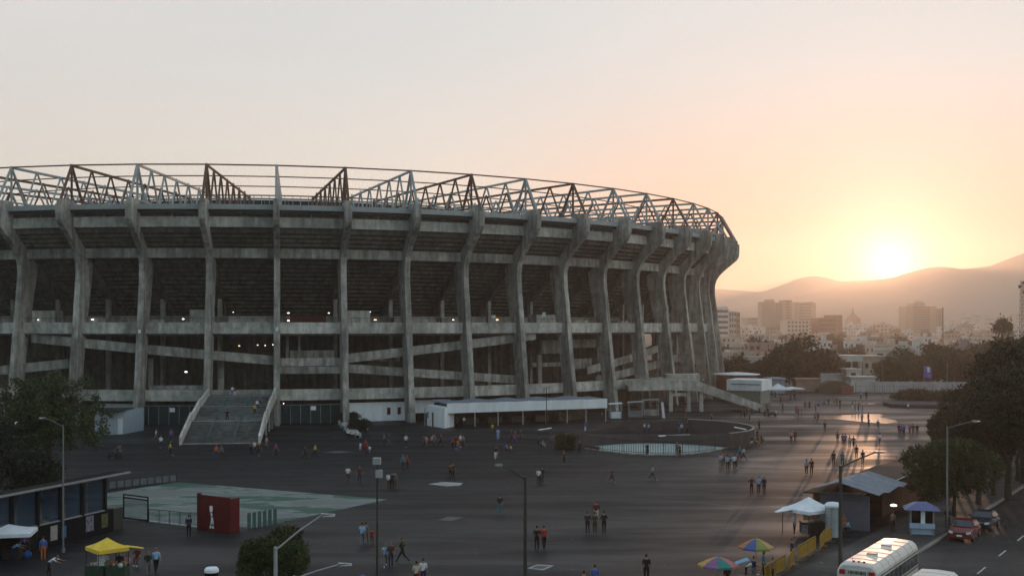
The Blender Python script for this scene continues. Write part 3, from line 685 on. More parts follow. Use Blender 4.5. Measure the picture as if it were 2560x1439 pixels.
for i in range(n):
    p, q = arc(i/n, -9.6), arc((i+1)/n, -9.6); o_ = Vector((0, .25, 0)); u3 = Vector((0, 0, .16))
    m.hexa([p, q, q+o_, p+o_, p+u3, q+u3, q+o_+u3, p+o_+u3])
m.build('kerb_wall', M_conc, rt, world=True)
fe = empty('barred_fence', (20, 148.5, 0), 'dark barred fence curving along the near side of the round terrace', 'fence')
m = MB(); nb = 84
for i in range(nb+1):
    p = arc(i/nb*.86+.01, -9.45); m.tube(p, p+Vector((0, 0, 1.9)), .032 if i % 12 else .06, n=4)
m.build('bars', M_dark, fe, world=True)
for z_ in (.35, 1.75): m = MB(); m.path([arc(i/40*.86+.01, -9.45)+Vector((0, 0, z_)) for i in range(41)], .03, n=4); m.build('rail', M_dark, fe, world=True)
def rail(p, q, zt, lab):
    o = empty('white_pole', (p+q)/2, lab, 'rail'); m = MB(); m.tube(p+Vector((0, 0, zt)), q+Vector((0, 0, zt*.9)), .09); m.build('bar', M_white, o, world=True)
    for e_ in (p, q): m = MB(); m.tube(e_, e_+Vector((0, 0, zt)), .03); m.build('foot', M_dark, o, world=True)
rail(Vector((20.6, 163.0, 0)), Vector((25.4, 165.6, 0)), 1.1, 'long white barrier pole lying slanted above the painted floor')
rail(Vector((32.2, 168, 0)), Vector((33.6, 166.3, 0)), 1.9, 'short white barrier pole on the round terrace wall near its far corner')
rail(G(1346, 1100), G(1378, 1092), 1.5, 'pale slanting gate bar at the open end of the round terrace')

# ------------------------------------------------------------------ small builders
def lamp_tips(o, pts, r, mt, parent): m = MB(); m.path(pts, r); return m.build('arm', mt, parent)
def street_lamp(px, Y, ztop, tip_px, tip_py, lab, mt, r=.1, zj=None, base_z=0):
    x = X_at(px, Y); o = empty('street_lamp', (x, Y, base_z), lab, 'street lamp', group='street lamps around the plaza')
    m = MB(); m.tube((0, 0, 0), (0, 0, ztop-base_z), r*1.25, r*.8, n=10); m.build('pole', mt, o)
    m = MB(); m.tube((0, 0, 0), (0, 0, .35), r*2.2, n=8); m.build('base', mt, o)
    tx, tz = X_at(tip_px, Y)-x, Z_at(tip_py, Y)-base_z; z0 = (zj if zj else ztop)-.15-base_z
    hx = tx*.78; hz = z0+(tz-z0)*1.0
    m = MB(); m.path([(0, 0, z0), (hx*.5, 0, z0+(hz-z0)*.55), (hx, 0, hz)], r*.42); m.build('arm', mt, o)
    m = MB(); s_ = 1 if tx > 0 else -1
    m.hexa([(hx-s_*.05, -.1, hz-.06), (tx, -.07, tz-.04), (tx, .07, tz-.04), (hx-s_*.05, .1, hz-.06), (hx-s_*.05, -.1, hz+.08), (tx, -.05, tz+.05), (tx, .05, tz+.05), (hx-s_*.05, .1, hz+.08)]); m.build('lamp_head', M_chrome if mt is not M_poleg else M_grey, o)
    return o
M_pole2 = mat('dull_grey_steel', (.16, .17, .17), .6, .15)
street_lamp(158, 84.8, Z_at(1060, 84.8), 98, 1044, 'slim grey street lamp standing before the glass shelter, arm over the dark tree', M_pole2, .06)
street_lamp(1313, 63, Z_at(1190, 63), 1238, 1162, 'tall dark street lamp in mid-plaza, its arm pointing toward the broad staircase', M_poleg, .1)
street_lamp(689, 50, Z_at(1366, 50), 838, 1287, 'close pale grey street lamp rising in front of the round clipped tree', M_pole, .1)
street_lamp(2101, 70, Z_at(1162, 70), 2212, 1130, 'dark street lamp beside the yellow barriers with a long bright arm', M_poleg, .11)
street_lamp(2368, 93, Z_at(1065, 93), 2450, 1052, 'grey street lamp among the street trees near the red car', M_pole2, .075)
street_lamp(1366, 186, Z_at(968, 186), 1376, 965, 'thin distant lamp post in front of the long white awning', M_dark, .07)
street_lamp(735, 55, Z_at(1438, 55), 880, 1410, 'low dark-headed street lamp whose arm just enters the frame bottom', M_pole, .09)
fl = empty('floodlight_pole', (X_at(943, 68), 68, 0), 'thin pole topped with two white floodlight boxes', 'floodlight', group='street lamps around the plaza')
m = MB(); m.tube((0, 0, 0), (0, 0, Z_at(1160, 68)), .09, .06, n=8); m.build('pole', M_poleg, fl)
zt = Z_at(1152, 68); m = MB(); m.box(-.24, .2, -.2, .2, zt-.18, zt+.2); m.build('lamp_head', M_steelw, fl)
zt = Z_at(1182, 68); m = MB(); m.box(-.08, .3, -.2, .1, zt-.25, zt+.2); m.build('lamp_head', M_steelw, fl)
# flag poles
def flag(px, Y, zt, fz0, fz1, side, lab):
    x = X_at(px, Y); o = empty('flag_pole', (x, Y, 0), lab, 'flag pole', group='poles at the far side of the plaza')
    m = MB(); m.tube((0, 0, 0), (0, 0, zt), .09, .05); m.build('pole', M_grey, o)
    if fz1:
        m = MB(); n = 8; w_ = 1.9*side
        for i in range(n):
            for j in range(2):
                za, zb = (fz1-(fz1-fz0)*.52*j, fz1-(fz1-fz0)*(.48+.52*j)); xa, xb = w_*i/n, w_*(i+1)/n; ya, yb = .25*math.sin(i*1.1+j), .25*math.sin((i+1)*1.1+j)
                dr_ = -.35*abs(i/n)**2; dq = -.35*abs((i+1)/n)**2
                m.hexa([(xa, ya, zb+dr_), (xb, yb, zb+dq), (xb, yb+.03, zb+dq), (xa, ya+.03, zb+dr_), (xa, ya, za+dr_), (xb, yb, za+dq), (xb, yb+.03, za+dq), (xa, ya+.03, za+dr_)], mi=1 if (j == 0 and 2 < i < 6) else 0)
        m.build('flag', [M_violet, M_wtarp], o)
flag(2310, 285, Z_at(915, 285), Z_at(943, 285), Z_at(915, 285), 1, 'pole with a rippling violet and white flag before the white boundary wall')
flag(2436, 250, Z_at(905, 250), Z_at(948, 250), Z_at(920, 250), 1, 'pole with a narrow violet flag rising out of the dark trees')
flag(2207, 268, Z_at(905, 268), 0, 0, 1, 'bare thin pole in front of the boundary wall')
flag(2368, 225, Z_at(902, 225), 0, 0, 1, 'tall bare pole behind the planted island')
flag(2155, 200, Z_at(985, 200), 0, 0, 1, 'short slim post standing near the gleaming puddle')

# ------------------------------------------------------------------ glass shelter with posters at the lower left
gs = empty('glass_shelter', (-30, 88, 0), 'long black shelter with blue glass panes and poster panels beneath', 'shelter')
g0, g1 = Vector((X_at(-60, 80), 79.5, 0)), Vector((X_at(290, 94), 94, 0)); ug = (g1-g0).normalized(); vg = Vector((ug.y, -ug.x, 0)); LG = (g1-g0).length
def GS(u, v, zz): p = g0+ug*u+vg*v; return Vector((p.x, p.y, zz))
def gbox(u0, u1, v0, v1, z0, z1, m): return m.hexa([GS(u0, v1, z0), GS(u1, v1, z0), GS(u1, v0, z0), GS(u0, v0, z0), GS(u0, v1, z1), GS(u1, v1, z1), GS(u1, v0, z1), GS(u0, v0, z1)])
m = MB(); gbox(-2, LG+1.1, -1.2, .5, 4.45, 4.6, m); m.build('roof', M_black, gs, world=True)
m = MB(); gbox(-2, LG+1.1, .5, .58, 4.5, 4.66, m); m.build('roof_edge', M_grey, gs, world=True)
m = MB(); gbox(-2, LG-1.4, .02, .1, 1.78, 1.88, m); m.build('lower_beam', M_grey, gs, world=True)
m = MB(); gbox(-2, LG-.3, -.15, 0, 0, 1.78, m); m.build('base_panel', M_black, gs, world=True)
m = MB(); gbox(LG-.3, LG+.9, -.6, 0, 0, 1.75, m); m.build('end_panel', M_poleg, gs, world=True)
for i, px in enumerate((28, 93, 150, 205, 262)):
    lo, hi = 0, LG+2
    for _ in range(30):
        md = (lo+hi)/2; p = GS(md, 0, 0)
        if CX+F*p.x/p.y < px: lo = md
        else: hi = md
    m = MB(); gbox(lo-.12, lo+.12, -.12, .12, 1.8, 4.45, m); m.build('post', M_black, gs, world=True)
for i in range(6):
    m = MB(); gbox(LG*i/6-.9+.15, LG*(i+1)/6-.9-.15, -.1, -.06, 1.9, 4.3, m); m.build('glass_pane', M_glassb, gs, world=True)
PO = [mat('poster_white_print', (.30, .29, .27), .6, .3, 3), mat('poster_blue_print', (.05, .12, .25), .6, .6, 4), mat('poster_mixed_print', (.16, .15, .20), .6, .7, 5), mat('poster_olive_print', (.08, .09, .03), .6, .7, 4)]
for u_, w_, h_, mt in ((LG*.50, .75, 1.1, PO[0]), (LG*.58, .5, .9, PO[1]), (LG*.76, .9, 1.2, PO[2]), (LG*.88, .8, 1.1, PO[3])):
    m = MB(); gbox(u_, u_+w_, .004, .03, .45, .45+h_, m); m.build('poster', mt, gs, world=True)
# fence beside the court and its gate
cf = empty('court_fence', G(355, 1212), 'low pale panel fence along the far edge of the flaking green court', 'fence')
m = MB(); pa, pb = G(272, 1222), G(442, 1203)
for i in range(9):
    f0, f1 = i/9+.01, (i+1)/9-.01; a, b = pa.lerp(pb, f0), pa.lerp(pb, f1); o_ = Vector((0, .05, 0)); z3 = Vector((0, 0, .75))
    m.hexa([a+z3*.1, b+z3*.1, b+o_+z3*.1, a+o_+z3*.1, a+z3, b+z3, b+o_+z3, a+o_+z3])
m.build('panels', mat('dull_panel', (.11, .13, .14), .5, .2), cf, world=True)
m = MB(); m.tube(pa+Vector((0, 0, .8)), pb+Vector((0, 0, .8)), .04)
for i in range(10): p = pa.lerp(pb, i/9); m.tube(p, p+Vector((0, 0, .8)), .04)
m.build('frame', M_dark, cf, world=True)
gf = empty('sliding_gate', G(340, 1297), 'dark framed mesh gate standing between the glass shelter and the red kiosk', 'gate')
pa, pb = G(309, 1296), G(370, 1303); m = MB()
for a, b in ((pa, pa+Vector((0, 0, 2.1))), (pb, pb+Vector((0, 0, 2.05))), (pa+Vector((0, 0, 2.1)), pb+Vector((0, 0, 2.05))), (pa+Vector((0, 0, 1.85)), pb+Vector((0, 0, 1.8))), (pa+Vector((0, 0, .1)), pb+Vector((0, 0, .1)))): m.tube(a, b, .06)
for i in range(1, 24): p = pa.lerp(pb, i/24); m.tube(p, p+Vector((0, 0, 1.85)), .014, n=4)
m.build('frame', M_black, gf, world=True)
rf = empty('railing', G(420, 1306), 'low barred railing on a white base line leading to the red kiosk', 'railing')
pa, pb = G(372, 1303), G(500, 1318); m = MB(); m.tube(pa+Vector((0, 0, 1.1)), pb+Vector((0, 0, 1.1)), .03)
for i in range(40): p = pa.lerp(pb, i/39); m.tube(p, p+Vector((0, 0, 1.1)), .014 if i % 8 else .04, n=4)
m.build('bars', M_dark, rf, world=True)
m = MB(); o_ = Vector((0, .12, 0)); z3 = Vector((0, 0, .1)); pa = G(305, 1295); m.hexa([pa, pb, pb+o_, pa+o_, pa+z3, pb+z3, pb+o_+z3, pa+o_+z3]); m.build('base_kerb', M_white, rf, world=True)
rf2 = empty('glass_screen', G(650, 1320), 'row of greenish upright glass screens just behind the clipped tree', 'screen')
m = MB()
for i in range(6):
    a, b = G(618+i*13, 1322-i*2.2), G(627+i*13, 1320-i*2.2); o_ = Vector((0, .04, 0)); z3 = Vector((0, 0, 1.3)); m.hexa([a, b, b+o_, a+o_, a+z3, b+z3, b+o_+z3, a+o_+z3])
m.build('panes', mat('greenish_glass', (.05, .11, .10), .3, .2), rf2, world=True)
# red kiosk: two angled panels with a white standing emblem
rk = empty('red_kiosk', G(548, 1330), 'deep red upright kiosk panels with a white figure-like emblem', 'kiosk')
p0, p1, p2 = G(500, 1323), G(574, 1333), G(599, 1328); zt = 2.85
def slab(a, b, z0, z1, th, nm, mt, par):
    d_ = (b-a).normalized(); nn = Vector((-d_.y, d_.x, 0))*th; m = MB()
    m.hexa([a+Vector((0, 0, z0)), b+Vector((0, 0, z0)), b+nn+Vector((0, 0, z0)), a+nn+Vector((0, 0, z0)), a+Vector((0, 0, z1)), b+Vector((0, 0, z1)), b+nn+Vector((0, 0, z1)), a+nn+Vector((0, 0, z1))])
    return m.build(nm, mt, par, world=True)
slab(p0, p1, 0, zt, .12, 'panel', M_red, rk); slab(p1, p2, 0, zt-.1, .12, 'panel', M_red, rk)
slab(p0+Vector((-.25, 0, 0)), p0+Vector((.02, .02, 0)), 0, zt+.1, .5, 'end_post', mat('dark_red_paint', (.08, .008, .008), .6, .1), rk)
dv = (p1-p0).normalized(); nn = Vector((dv.y, -dv.x, 0))*.03; a = p0+dv*1.33+nn; m = MB()
sh = [[(-.16, 2.05), (.16, 2.05), (.18, 1.75), (.10, 1.55), (-.14, 1.55), (-.18, 1.8)], [(-.06, 1.50), (.10, 1.50), (.16, 1.25), (-.02, 1.2)], [(.0, 1.15), (.2, 1.15), (.3, .62), (.18, .55), (.12, .85), (.02, .55), (-.1, .55), (-.02, .85)], [(-.12, .48), (.0, .48), (.02, .25), (-.2, .25)], [(.12, .48), (.26, .48), (.34, .25), (.1, .25)]]
for q in sh: m.prism(q, 0, .02, lambda u, v, t: a+dv*u+Vector((0, 0, v))+nn*t*30)
m.build('emblem', M_white, rk, world=True)

# ------------------------------------------------------------------ vendors
def canopy(loc, hx, hy, ze, za, mt, lab, rz=0, val=.25, posts=True, name='canopy_tent', grp=None):
    o = empty(name, loc, lab, 'canopy', rz, grp)
    m = MB(); c = [(-hx, -hy), (hx, -hy), (hx, hy), (-hx, hy)]
    n_ = 4
    for i in range(4):
        a, b = c[i], c[(i+1) % 4]
        ring_ = []
        for k in range(n_+1):
            f = k/n_; sag = -.12*math.sin(math.pi*f)*(za-ze)
            ring_.append((Vector((a[0]*(1-f), a[1]*(1-f), ze+(za-ze)*f+sag)), Vector((b[0]*(1-f), b[1]*(1-f), ze+(za-ze)*f+sag))))
        for k in range(n_):
            m.poly([ring_[k][0], ring_[k][1], ring_[k+1][1], ring_[k+1][0]])
            m.poly([ring_[k][0]-Vector((0, 0, .03)), ring_[k+1][0]-Vector((0, 0, .03)), ring_[k+1][1]-Vector((0, 0, .03)), ring_[k][1]-Vector((0, 0, .03))])
    m.build('cover', mt, o)
    m = MB()
    for i in range(4):
        a, b = Vector((*c[i], 0)), Vector((*c[(i+1) % 4], 0)); d_ = (b-a).normalized(); nn = Vector((-d_.y, d_.x, 0))*.03
        m.hexa([a+Vector((0, 0, ze-val)), b+Vector((0, 0, ze-val)), b+nn+Vector((0, 0, ze-val)), a+nn+Vector((0, 0, ze-val)), a+Vector((0, 0, ze)), b+Vector((0, 0, ze)), b+nn+Vector((0, 0, ze)), a+nn+Vector((0, 0, ze))])
    m.build('valance', mt, o)
    for x, y in c: m = MB(); m.tube((x*.96, y*.96, 0), (x*.96, y*.96, ze), .03); m.build('leg', M_dark, o)
    return o
Yy = 76.5
yc = canopy((X_at(268, Yy), Yy, 0), 1.05, 1.05, 1.98, 2.6, M_yellow, 'yellow peaked vendor canopy over a crowded food stall', R(42))
m = MB(); m.hexa([(1.1, -.3, 1.95), (2.1, -.9, 1.75), (2.0, -1.15, 1.75), (1.0, -.9, 1.95), (1.1, -.3, 2.0), (2.1, -.9, 1.8), (2.0, -1.15, 1.8), (1.0, -.9, 2.0)]); m.build('flap', M_yellow, yc)
fs = empty('food_stall', (X_at(262, Yy), Yy-.2, 0), 'food stall heaped with goods under the yellow canopy', 'stall')
m = MB(); m.box(-1.1, .1, -.5, .4, 0, .85); m.box(.3, 1.6, -.5, .3, 0, .75); m.build('counter', mat('dark_green_crate', (.03, .06, .035), .7, .3, 4), fs)
rng_ = random.Random(4)
gm = [mat('produce_white', (.5, .5, .5), .6, .3, 6), mat('produce_pink', (.45, .25, .22), .6, .3, 6), mat('produce_green', (.05, .16, .05), .6, .3, 6), mat('produce_orange', (.4, .16, .05), .6, .3, 6)]
for i in range(12):
    m = MB(); x, y = rng_.uniform(-1, 1.5), rng_.uniform(-.4, .25); zb = .85 if x < .1 else .75; r_ = rng_.uniform(.1, .22)
    m.lathe([(r_*.7, 0), (r_, r_*.6), (r_*.85, r_*1.3), (.02, r_*1.6)], (x, y, zb), 8); m.build('goods', gm[i % 4], fs)
m = MB(); m.box(-.18, .22, -.7, -.55, .9, 1.75); m.build('hanging_bags', gm[0], fs)
Yy = 82.5
wc = canopy((X_at(22, Yy), Yy, 0), 1.7, 1.4, 1.95, 2.45, M_wtarp, 'white-blue vendor canopy in front of the glass shelter, in the frame corner', R(12))
m = MB(); m.box(-1.0, .9, -.4, .4, 0, .8); fo = m.build('vendor_table', mat('dark_table', (.03, .025, .02), .8, .3)); fo.location = (X_at(20, Yy), Yy, 0)
tag(fo, 'dark vendor table below the white-blue canopy', 'table')
for i, (px, py, r_, lab) in enumerate(((68, 1392, .32, 'round blue tub on the ground beside the vendor table'), (34, 1393, .3, 'blue covered basket at the end of the vendor table'))):
    p = G(px, py); m = MB(); m.lathe([(r_*.7, 0), (r_, r_*.7), (r_*.9, r_*1.1), (r_*.3, r_*1.5)], n=12); o = m.build('tub', M_blue); o.location = p; tag(o, lab, 'tub')
bn = empty('dome_bin', G(529, 1483), 'dark cylindrical bin with a white domed lid at the frame bottom', 'bin')
m = MB(); m.lathe([(.42, 0), (.42, 1.35)], n=20); m.build('body', M_black, bn)
m = MB(); m.lathe([(.44, 1.35), (.44, 1.5), (.36, 1.62), (.02, 1.68)], n=20); m.build('lid', M_white, bn)
m = MB(); m.box(-.14, .14, -.45, -.425, .6, 1.1); m.build('notice', M_grey, bn)
Yy = 64
canopy((X_at(905, Yy), Yy, 0), 1.0, .9, 2.2, 2.85, M_blue, 'blue pitched canopy poking up at the frame bottom', R(8))
# white tent stall beside the round booth
Yy = 92.3; tcx = X_at(2022, Yy)
wt = canopy((tcx, Yy, 0), 1.55, 1.45, 2.05, 2.95, M_wtarp, 'white peaked tent stall with a long guy flap beside the seam of the plaza', R(33))
m = MB(); m.hexa([(-1.5, .2, 2.0), (-1.4, 1.4, 2.0), (-2.6, 1.2, 1.8), (-2.6, .9, 1.8), (-1.5, .2, 2.04), (-1.4, 1.4, 2.04), (-2.6, 1.2, 1.84), (-2.6, .9, 1.84)]); m.build('flap', M_wtarp, wt)
sc_ = empty('stall_cart', (tcx+.25, Yy-.1, 0), 'dark goods cart with hanging wares under the white peaked tent', 'cart')
m = MB(); m.box(-.9, .9, -.5, .5, .1, 1.0); m.build('body', M_dark, sc_); m = MB(); m.box(-.85, -.1, -.56, -.52, 1.2, 1.75); m.box(.05, .5, -.56, -.52, 1.15, 1.7); m.build('wares', mat('hanging_wares', (.35, .28, .2), .8, .6, 9), sc_)
m = MB(); m.box(-1.05, -.55, -.75, -.7, .15, .85); m.build('board', PO[2], sc_)
rb = empty('round_booth', G(2083, 1341), 'narrow cylindrical clear booth with a pale round cap', 'booth')
m = MB(); m.lathe([(.58, .05), (.58, 2.35)], n=20); m.build('glazing', mat('frosted_plastic', (.34, .38, .38), .35, .15, 1), rb)
m = MB(); m.lathe([(.66, 2.35), (.68, 2.5), (.5, 2.68), (.02, 2.76)], n=20); m.build('cap', M_wtarp, rb)
m = MB()
for i in range(6): t = i*math.pi/3; m.tube((.6*math.cos(t), .6*math.sin(t), 0), (.6*math.cos(t), .6*math.sin(t), 2.36), .035)
m.build('posts', M_grey, rb)
# market shed by the kerb: long sloping roof, tarpaulin front, grey front wall
sh_ = empty('market_shed', K(10, -9, 0), 'long low market shed with a dark roof and a blue-grey tarpaulin front', 'shed')
def KS_(t, q, zz): return K(t, q, zz)
def kbox(t0, t1, q0, q1, z0, z1, nm, mt, par, m=None):
    m = m or MB(); m.hexa([KS_(t0, q0, z0), KS_(t0, q1, z0), KS_(t1, q1, z0), KS_(t1, q0, z0), KS_(t0, q0, z1), KS_(t0, q1, z1), KS_(t1, q1, z1), KS_(t1, q0, z1)]); return m.build(nm, mt, par, world=True)
def kroof(t0, t1, q0, z0, q1, z1, nm, mt, par, th=.12, sag=.1):
    m = MB(); n = 6
    for i in range(n):
        ta, tb = t0+(t1-t0)*i/n, t0+(t1-t0)*(i+1)/n; sa, sb = sag*math.sin(i*2.1), sag*math.sin((i+1)*2.1)
        m.hexa([KS_(ta, q0, z0-th+sa), KS_(ta, q1, z1-th+sa), KS_(tb, q1, z1-th+sb), KS_(tb, q0, z0-th+sb), KS_(ta, q0, z0+sa), KS_(ta, q1, z1+sa), KS_(tb, q1, z1+sb), KS_(tb, q0, z0+sb)])
    return m.build(nm, mt, par, world=True)
M_shed = mat('dark_sheet_roof', (.03, .034, .036), .85, .3, .8, spec=.1)
kroof(3.0, 33.5, -10.6, 2.95, -5.9, 3.1, 'roof', M_shed, sh_)
kroof(3.5, 12.0, -9.9, 3.25, -7.9, 3.9, 'tarpaulin', M_tarp, sh_, .04, .12)
kroof(3.5, 12.0, -7.9, 3.9, -4.6, 3.05, 'tarpaulin', M_tarp, sh_, .04, .12)
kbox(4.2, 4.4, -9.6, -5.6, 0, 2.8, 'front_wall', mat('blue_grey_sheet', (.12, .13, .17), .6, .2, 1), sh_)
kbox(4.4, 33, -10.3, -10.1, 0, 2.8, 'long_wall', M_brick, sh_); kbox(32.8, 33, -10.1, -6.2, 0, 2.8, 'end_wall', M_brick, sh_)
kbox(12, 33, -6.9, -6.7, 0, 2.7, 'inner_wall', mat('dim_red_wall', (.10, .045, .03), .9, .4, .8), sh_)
m = MB(); m.tube(KS_(17, -5.95, 3.05), KS_(3.6, -5.95, 3.0), .06); m.build('roof_trim', M_wtarp, sh_, world=True)
p = G(2234, 1262, 0); lz = 2.2; Yl = F*(H-lz)/(1262-HY); lp = Vector((X_at(2234, Yl), Yl, lz))
lm = empty('hanging_lamp', lp, 'small lit pendant lamp hanging at the open side of the market shed', 'lamp')
m = MB(); m.lathe([(.05, .12), (.26, .05), (.26, -.06), (.05, -.1)], n=14); m.build('shade', mat('lit_lamp_glass', (1, .93, .88), .5, 0, emit=1.6), lm)
m = MB(); m.tube((0, 0, .1), (0, 0, .75), .015); m.build('cord', M_dark, lm)
# blue kiosk with violet roof
kp = G(2303, 1333); bk_ = empty('blue_kiosk', kp, 'small glazed kiosk with pale blue counter and an overhanging violet-blue roof', 'kiosk', R(-14))
m = MB()
for x, y in ((-.85, -.75), (.85, -.75), (.85, .75), (-.85, .75)): m.box(x-.06, x+.06, y-.06, y+.06, 0, 2.0)
m.build('posts', M_grey, bk_)
m = MB(); m.box(-.95, .95, -.88, -.7, .55, .95); m.box(-.8, .8, -.7, .7, .05, .6); m.build('counter', mat('pale_blue_panel', (.38, .50, .66), .5, .1), bk_)
m = MB(); m.box(-.8, .8, .7, .74, .6, 2.0); m.box(-.82, -.79, -.7, .7, .6, 2.0); m.box(.79, .82, -.7, .7, .6, 2.0); m.build('glazing', M_glass, bk_)
m = MB(); m.box(-.1, .22, -.72, -.69, .95, 1.95); m.build('side_frame', M_white, bk_)
m = MB(); zc = [(-1.35, -1.15), (1.35, -1.15), (1.35, 1.15), (-1.35, 1.15)]; m.hexa([(x, y, 2.0) for x, y in zc]+[(x*.35, y*.35, 2.5) for x, y in zc]); m.build('roof', mat('violet_blue_sheet', (.12, .14, .27), .45, .1), bk_)
# yellow crowd barriers
def barrier_proto():
    o = empty('crowd_barrier', (0, 0, 0), 'x', 'barrier', group='yellow crowd barriers in a row')
    L_ = 2.1; m = MB(); m.path([(0, 0, .2), (0, 0, 1.0), (.12, 0, 1.12), (L_-.12, 0, 1.12), (L_, 0, 1.0), (L_, 0, .2), (0, 0, .2)], .03, n=5); m.build('frame', M_ylw, o)
    m = MB()
    for i in range(1, 13): m.tube((L_*i/13, 0, .2), (L_*i/13, 0, 1.1), .016, n=4)
    m.build('bars', M_ylw, o)
    
    for xf in (.15, L_-.15): m = MB(); m.tube((xf, -.28, .03), (xf, .28, .03), .025); m.tube((xf, 0, .03), (xf, 0, .2), .025); m.build('foot', M_ylw, o)
    m = MB(); m.box(.05, L_-.05, -.006, .006, .25, 1.0); m.build('panel', M_ylw, o)
    return o
bp_ = barrier_proto(); b0, b1 = G(2078, 1352), G(1925, 1450); dB = (b1-b0); nB = 7; ord_ = ['nearest the round booth', 'second from the round booth', 'third from the round booth', 'just beyond the gap in the row', 'just this side of the gap in the row', 'second from the striped umbrellas end', 'at the striped umbrellas end of the row']
sk = [0, 2.25, 4.5, 6.75, 10.2, 12.4, 14.6]; uB = dB.normalized()
for i in range(nB):
    o = bp_ if i == 0 else copy_tree(bp_); o.location = b0+uB*sk[i]; o.rotation_euler = (0, 0, math.atan2(uB.y, uB.x)+(.12 if i % 3 == 1 else -.04)); o['label'] = 'yellow slatted crowd barrier '+ord_[i]
# umbrellas
def umbrella(px, Y, ze, za, r_, cols, lab, tilt=0):
    o = empty('parasol', (X_at(px, Y), Y, 0), lab, 'parasol', group='striped vendor parasols'); m = MB(); n = 8
    mats_ = [mat('fabric_'+nm, tuple(.12*sum(c)/3+.6*v for v in c), .8, .2, 3) for nm, c in cols]
    for i in range(n):
        a, b = 2*math.pi*i/n-.2, 2*math.pi*(i+1)/n-.2
        for (f0, f1) in ((1, .6), (.6, .25), (.25, .0)):
            zf = lambda f: za-(za-ze)*(f**1.4)
            q = [(r_*f0*math.cos(a), r_*f0*math.sin(a), zf(f0)), (r_*f0*math.cos(b), r_*f0*math.sin(b), zf(f0)), (r_*f1*math.cos(b), r_*f1*math.sin(b), zf(f1)), (r_*f1*math.cos(a), r_*f1*math.sin(a), zf(f1))]
            m.poly(q if f1 > 0 else q[:3], i % len(mats_))
        m.poly([(r_*math.cos(a), r_*math.sin(a), ze-.12), (r_*math.cos(b), r_*math.sin(b), ze-.12), (r_*math.cos(b), r_*math.sin(b), ze), (r_*math.cos(a), r_*math.sin(a), ze)], i % len(mats_))
    m.build('canopy', mats_, o)
    m = MB(); m.tube((0, 0, 0), (0, 0, za+.08), .025); m.build('pole', M_grey, o)
    m = MB(); m.lathe([(.25, 0), (.25, .1), (.05, .14)], n=12); m.build('base', M_grey, o)
umbrella(1795, 71, 1.95, 2.42, 1.25, [('red', (.5, .10, .10)), ('pink', (.5, .22, .2)), ('ochre', (.55, .32, .08)), ('orange', (.6, .2, .08)), ('yellow', (.62, .38, .06)), ('purple', (.30, .12, .34)), ('teal', (.02, .28, .25)), ('rose', (.55, .18, .18))], 'parasol with purple and teal panels, nearer of the two')
umbrella(1890, 76.7, 1.95, 2.5, 1.18, [('cream', (.62, .5, .34)), ('tan', (.6, .4, .2)), ('amber', (.6, .34, .1)), ('peach', (.6, .36, .2)), ('rust', (.55, .2, .06)), ('navy', (.06, .14, .42)), ('lime', (.3, .34, .06)), ('gold', (.62, .38, .12))], 'parasol with orange and blue panels, farther of the two')
m = MB(); Yb = 71.5; xb = X_at(1856, Yb); m.hexa([(xb-.45, Yb-.4, 1.9), (xb+.35, Yb-.5, 2.15), (xb+.35, Yb+.4, 2.15), (xb-.45, Yb+.3, 1.9), (xb-.45, Yb-.4, 1.93), (xb+.35, Yb-.5, 2.2), (xb+.35, Yb+.4, 2.2), (xb-.45, Yb+.3, 1.93)])
for x, y in ((xb-.42, Yb), (xb+.32, Yb)): m.tube((x, y, 0), (x, y, 1.95), .025)
tag(m.build('tilted_awning', mat('sky_blue_sheet', (.15, .33, .5), .6, .15)), 'small sky-blue tilted awning between the two parasols', 'awning')
m = MB(); m.box(-.8, .8, -.4, .4, .0, .8); fo = m.build('vendor_table', M_dark); fo.location = (X_at(1880, 73), 73, 0); tag(fo, 'dark vendor table under the parasols', 'table')

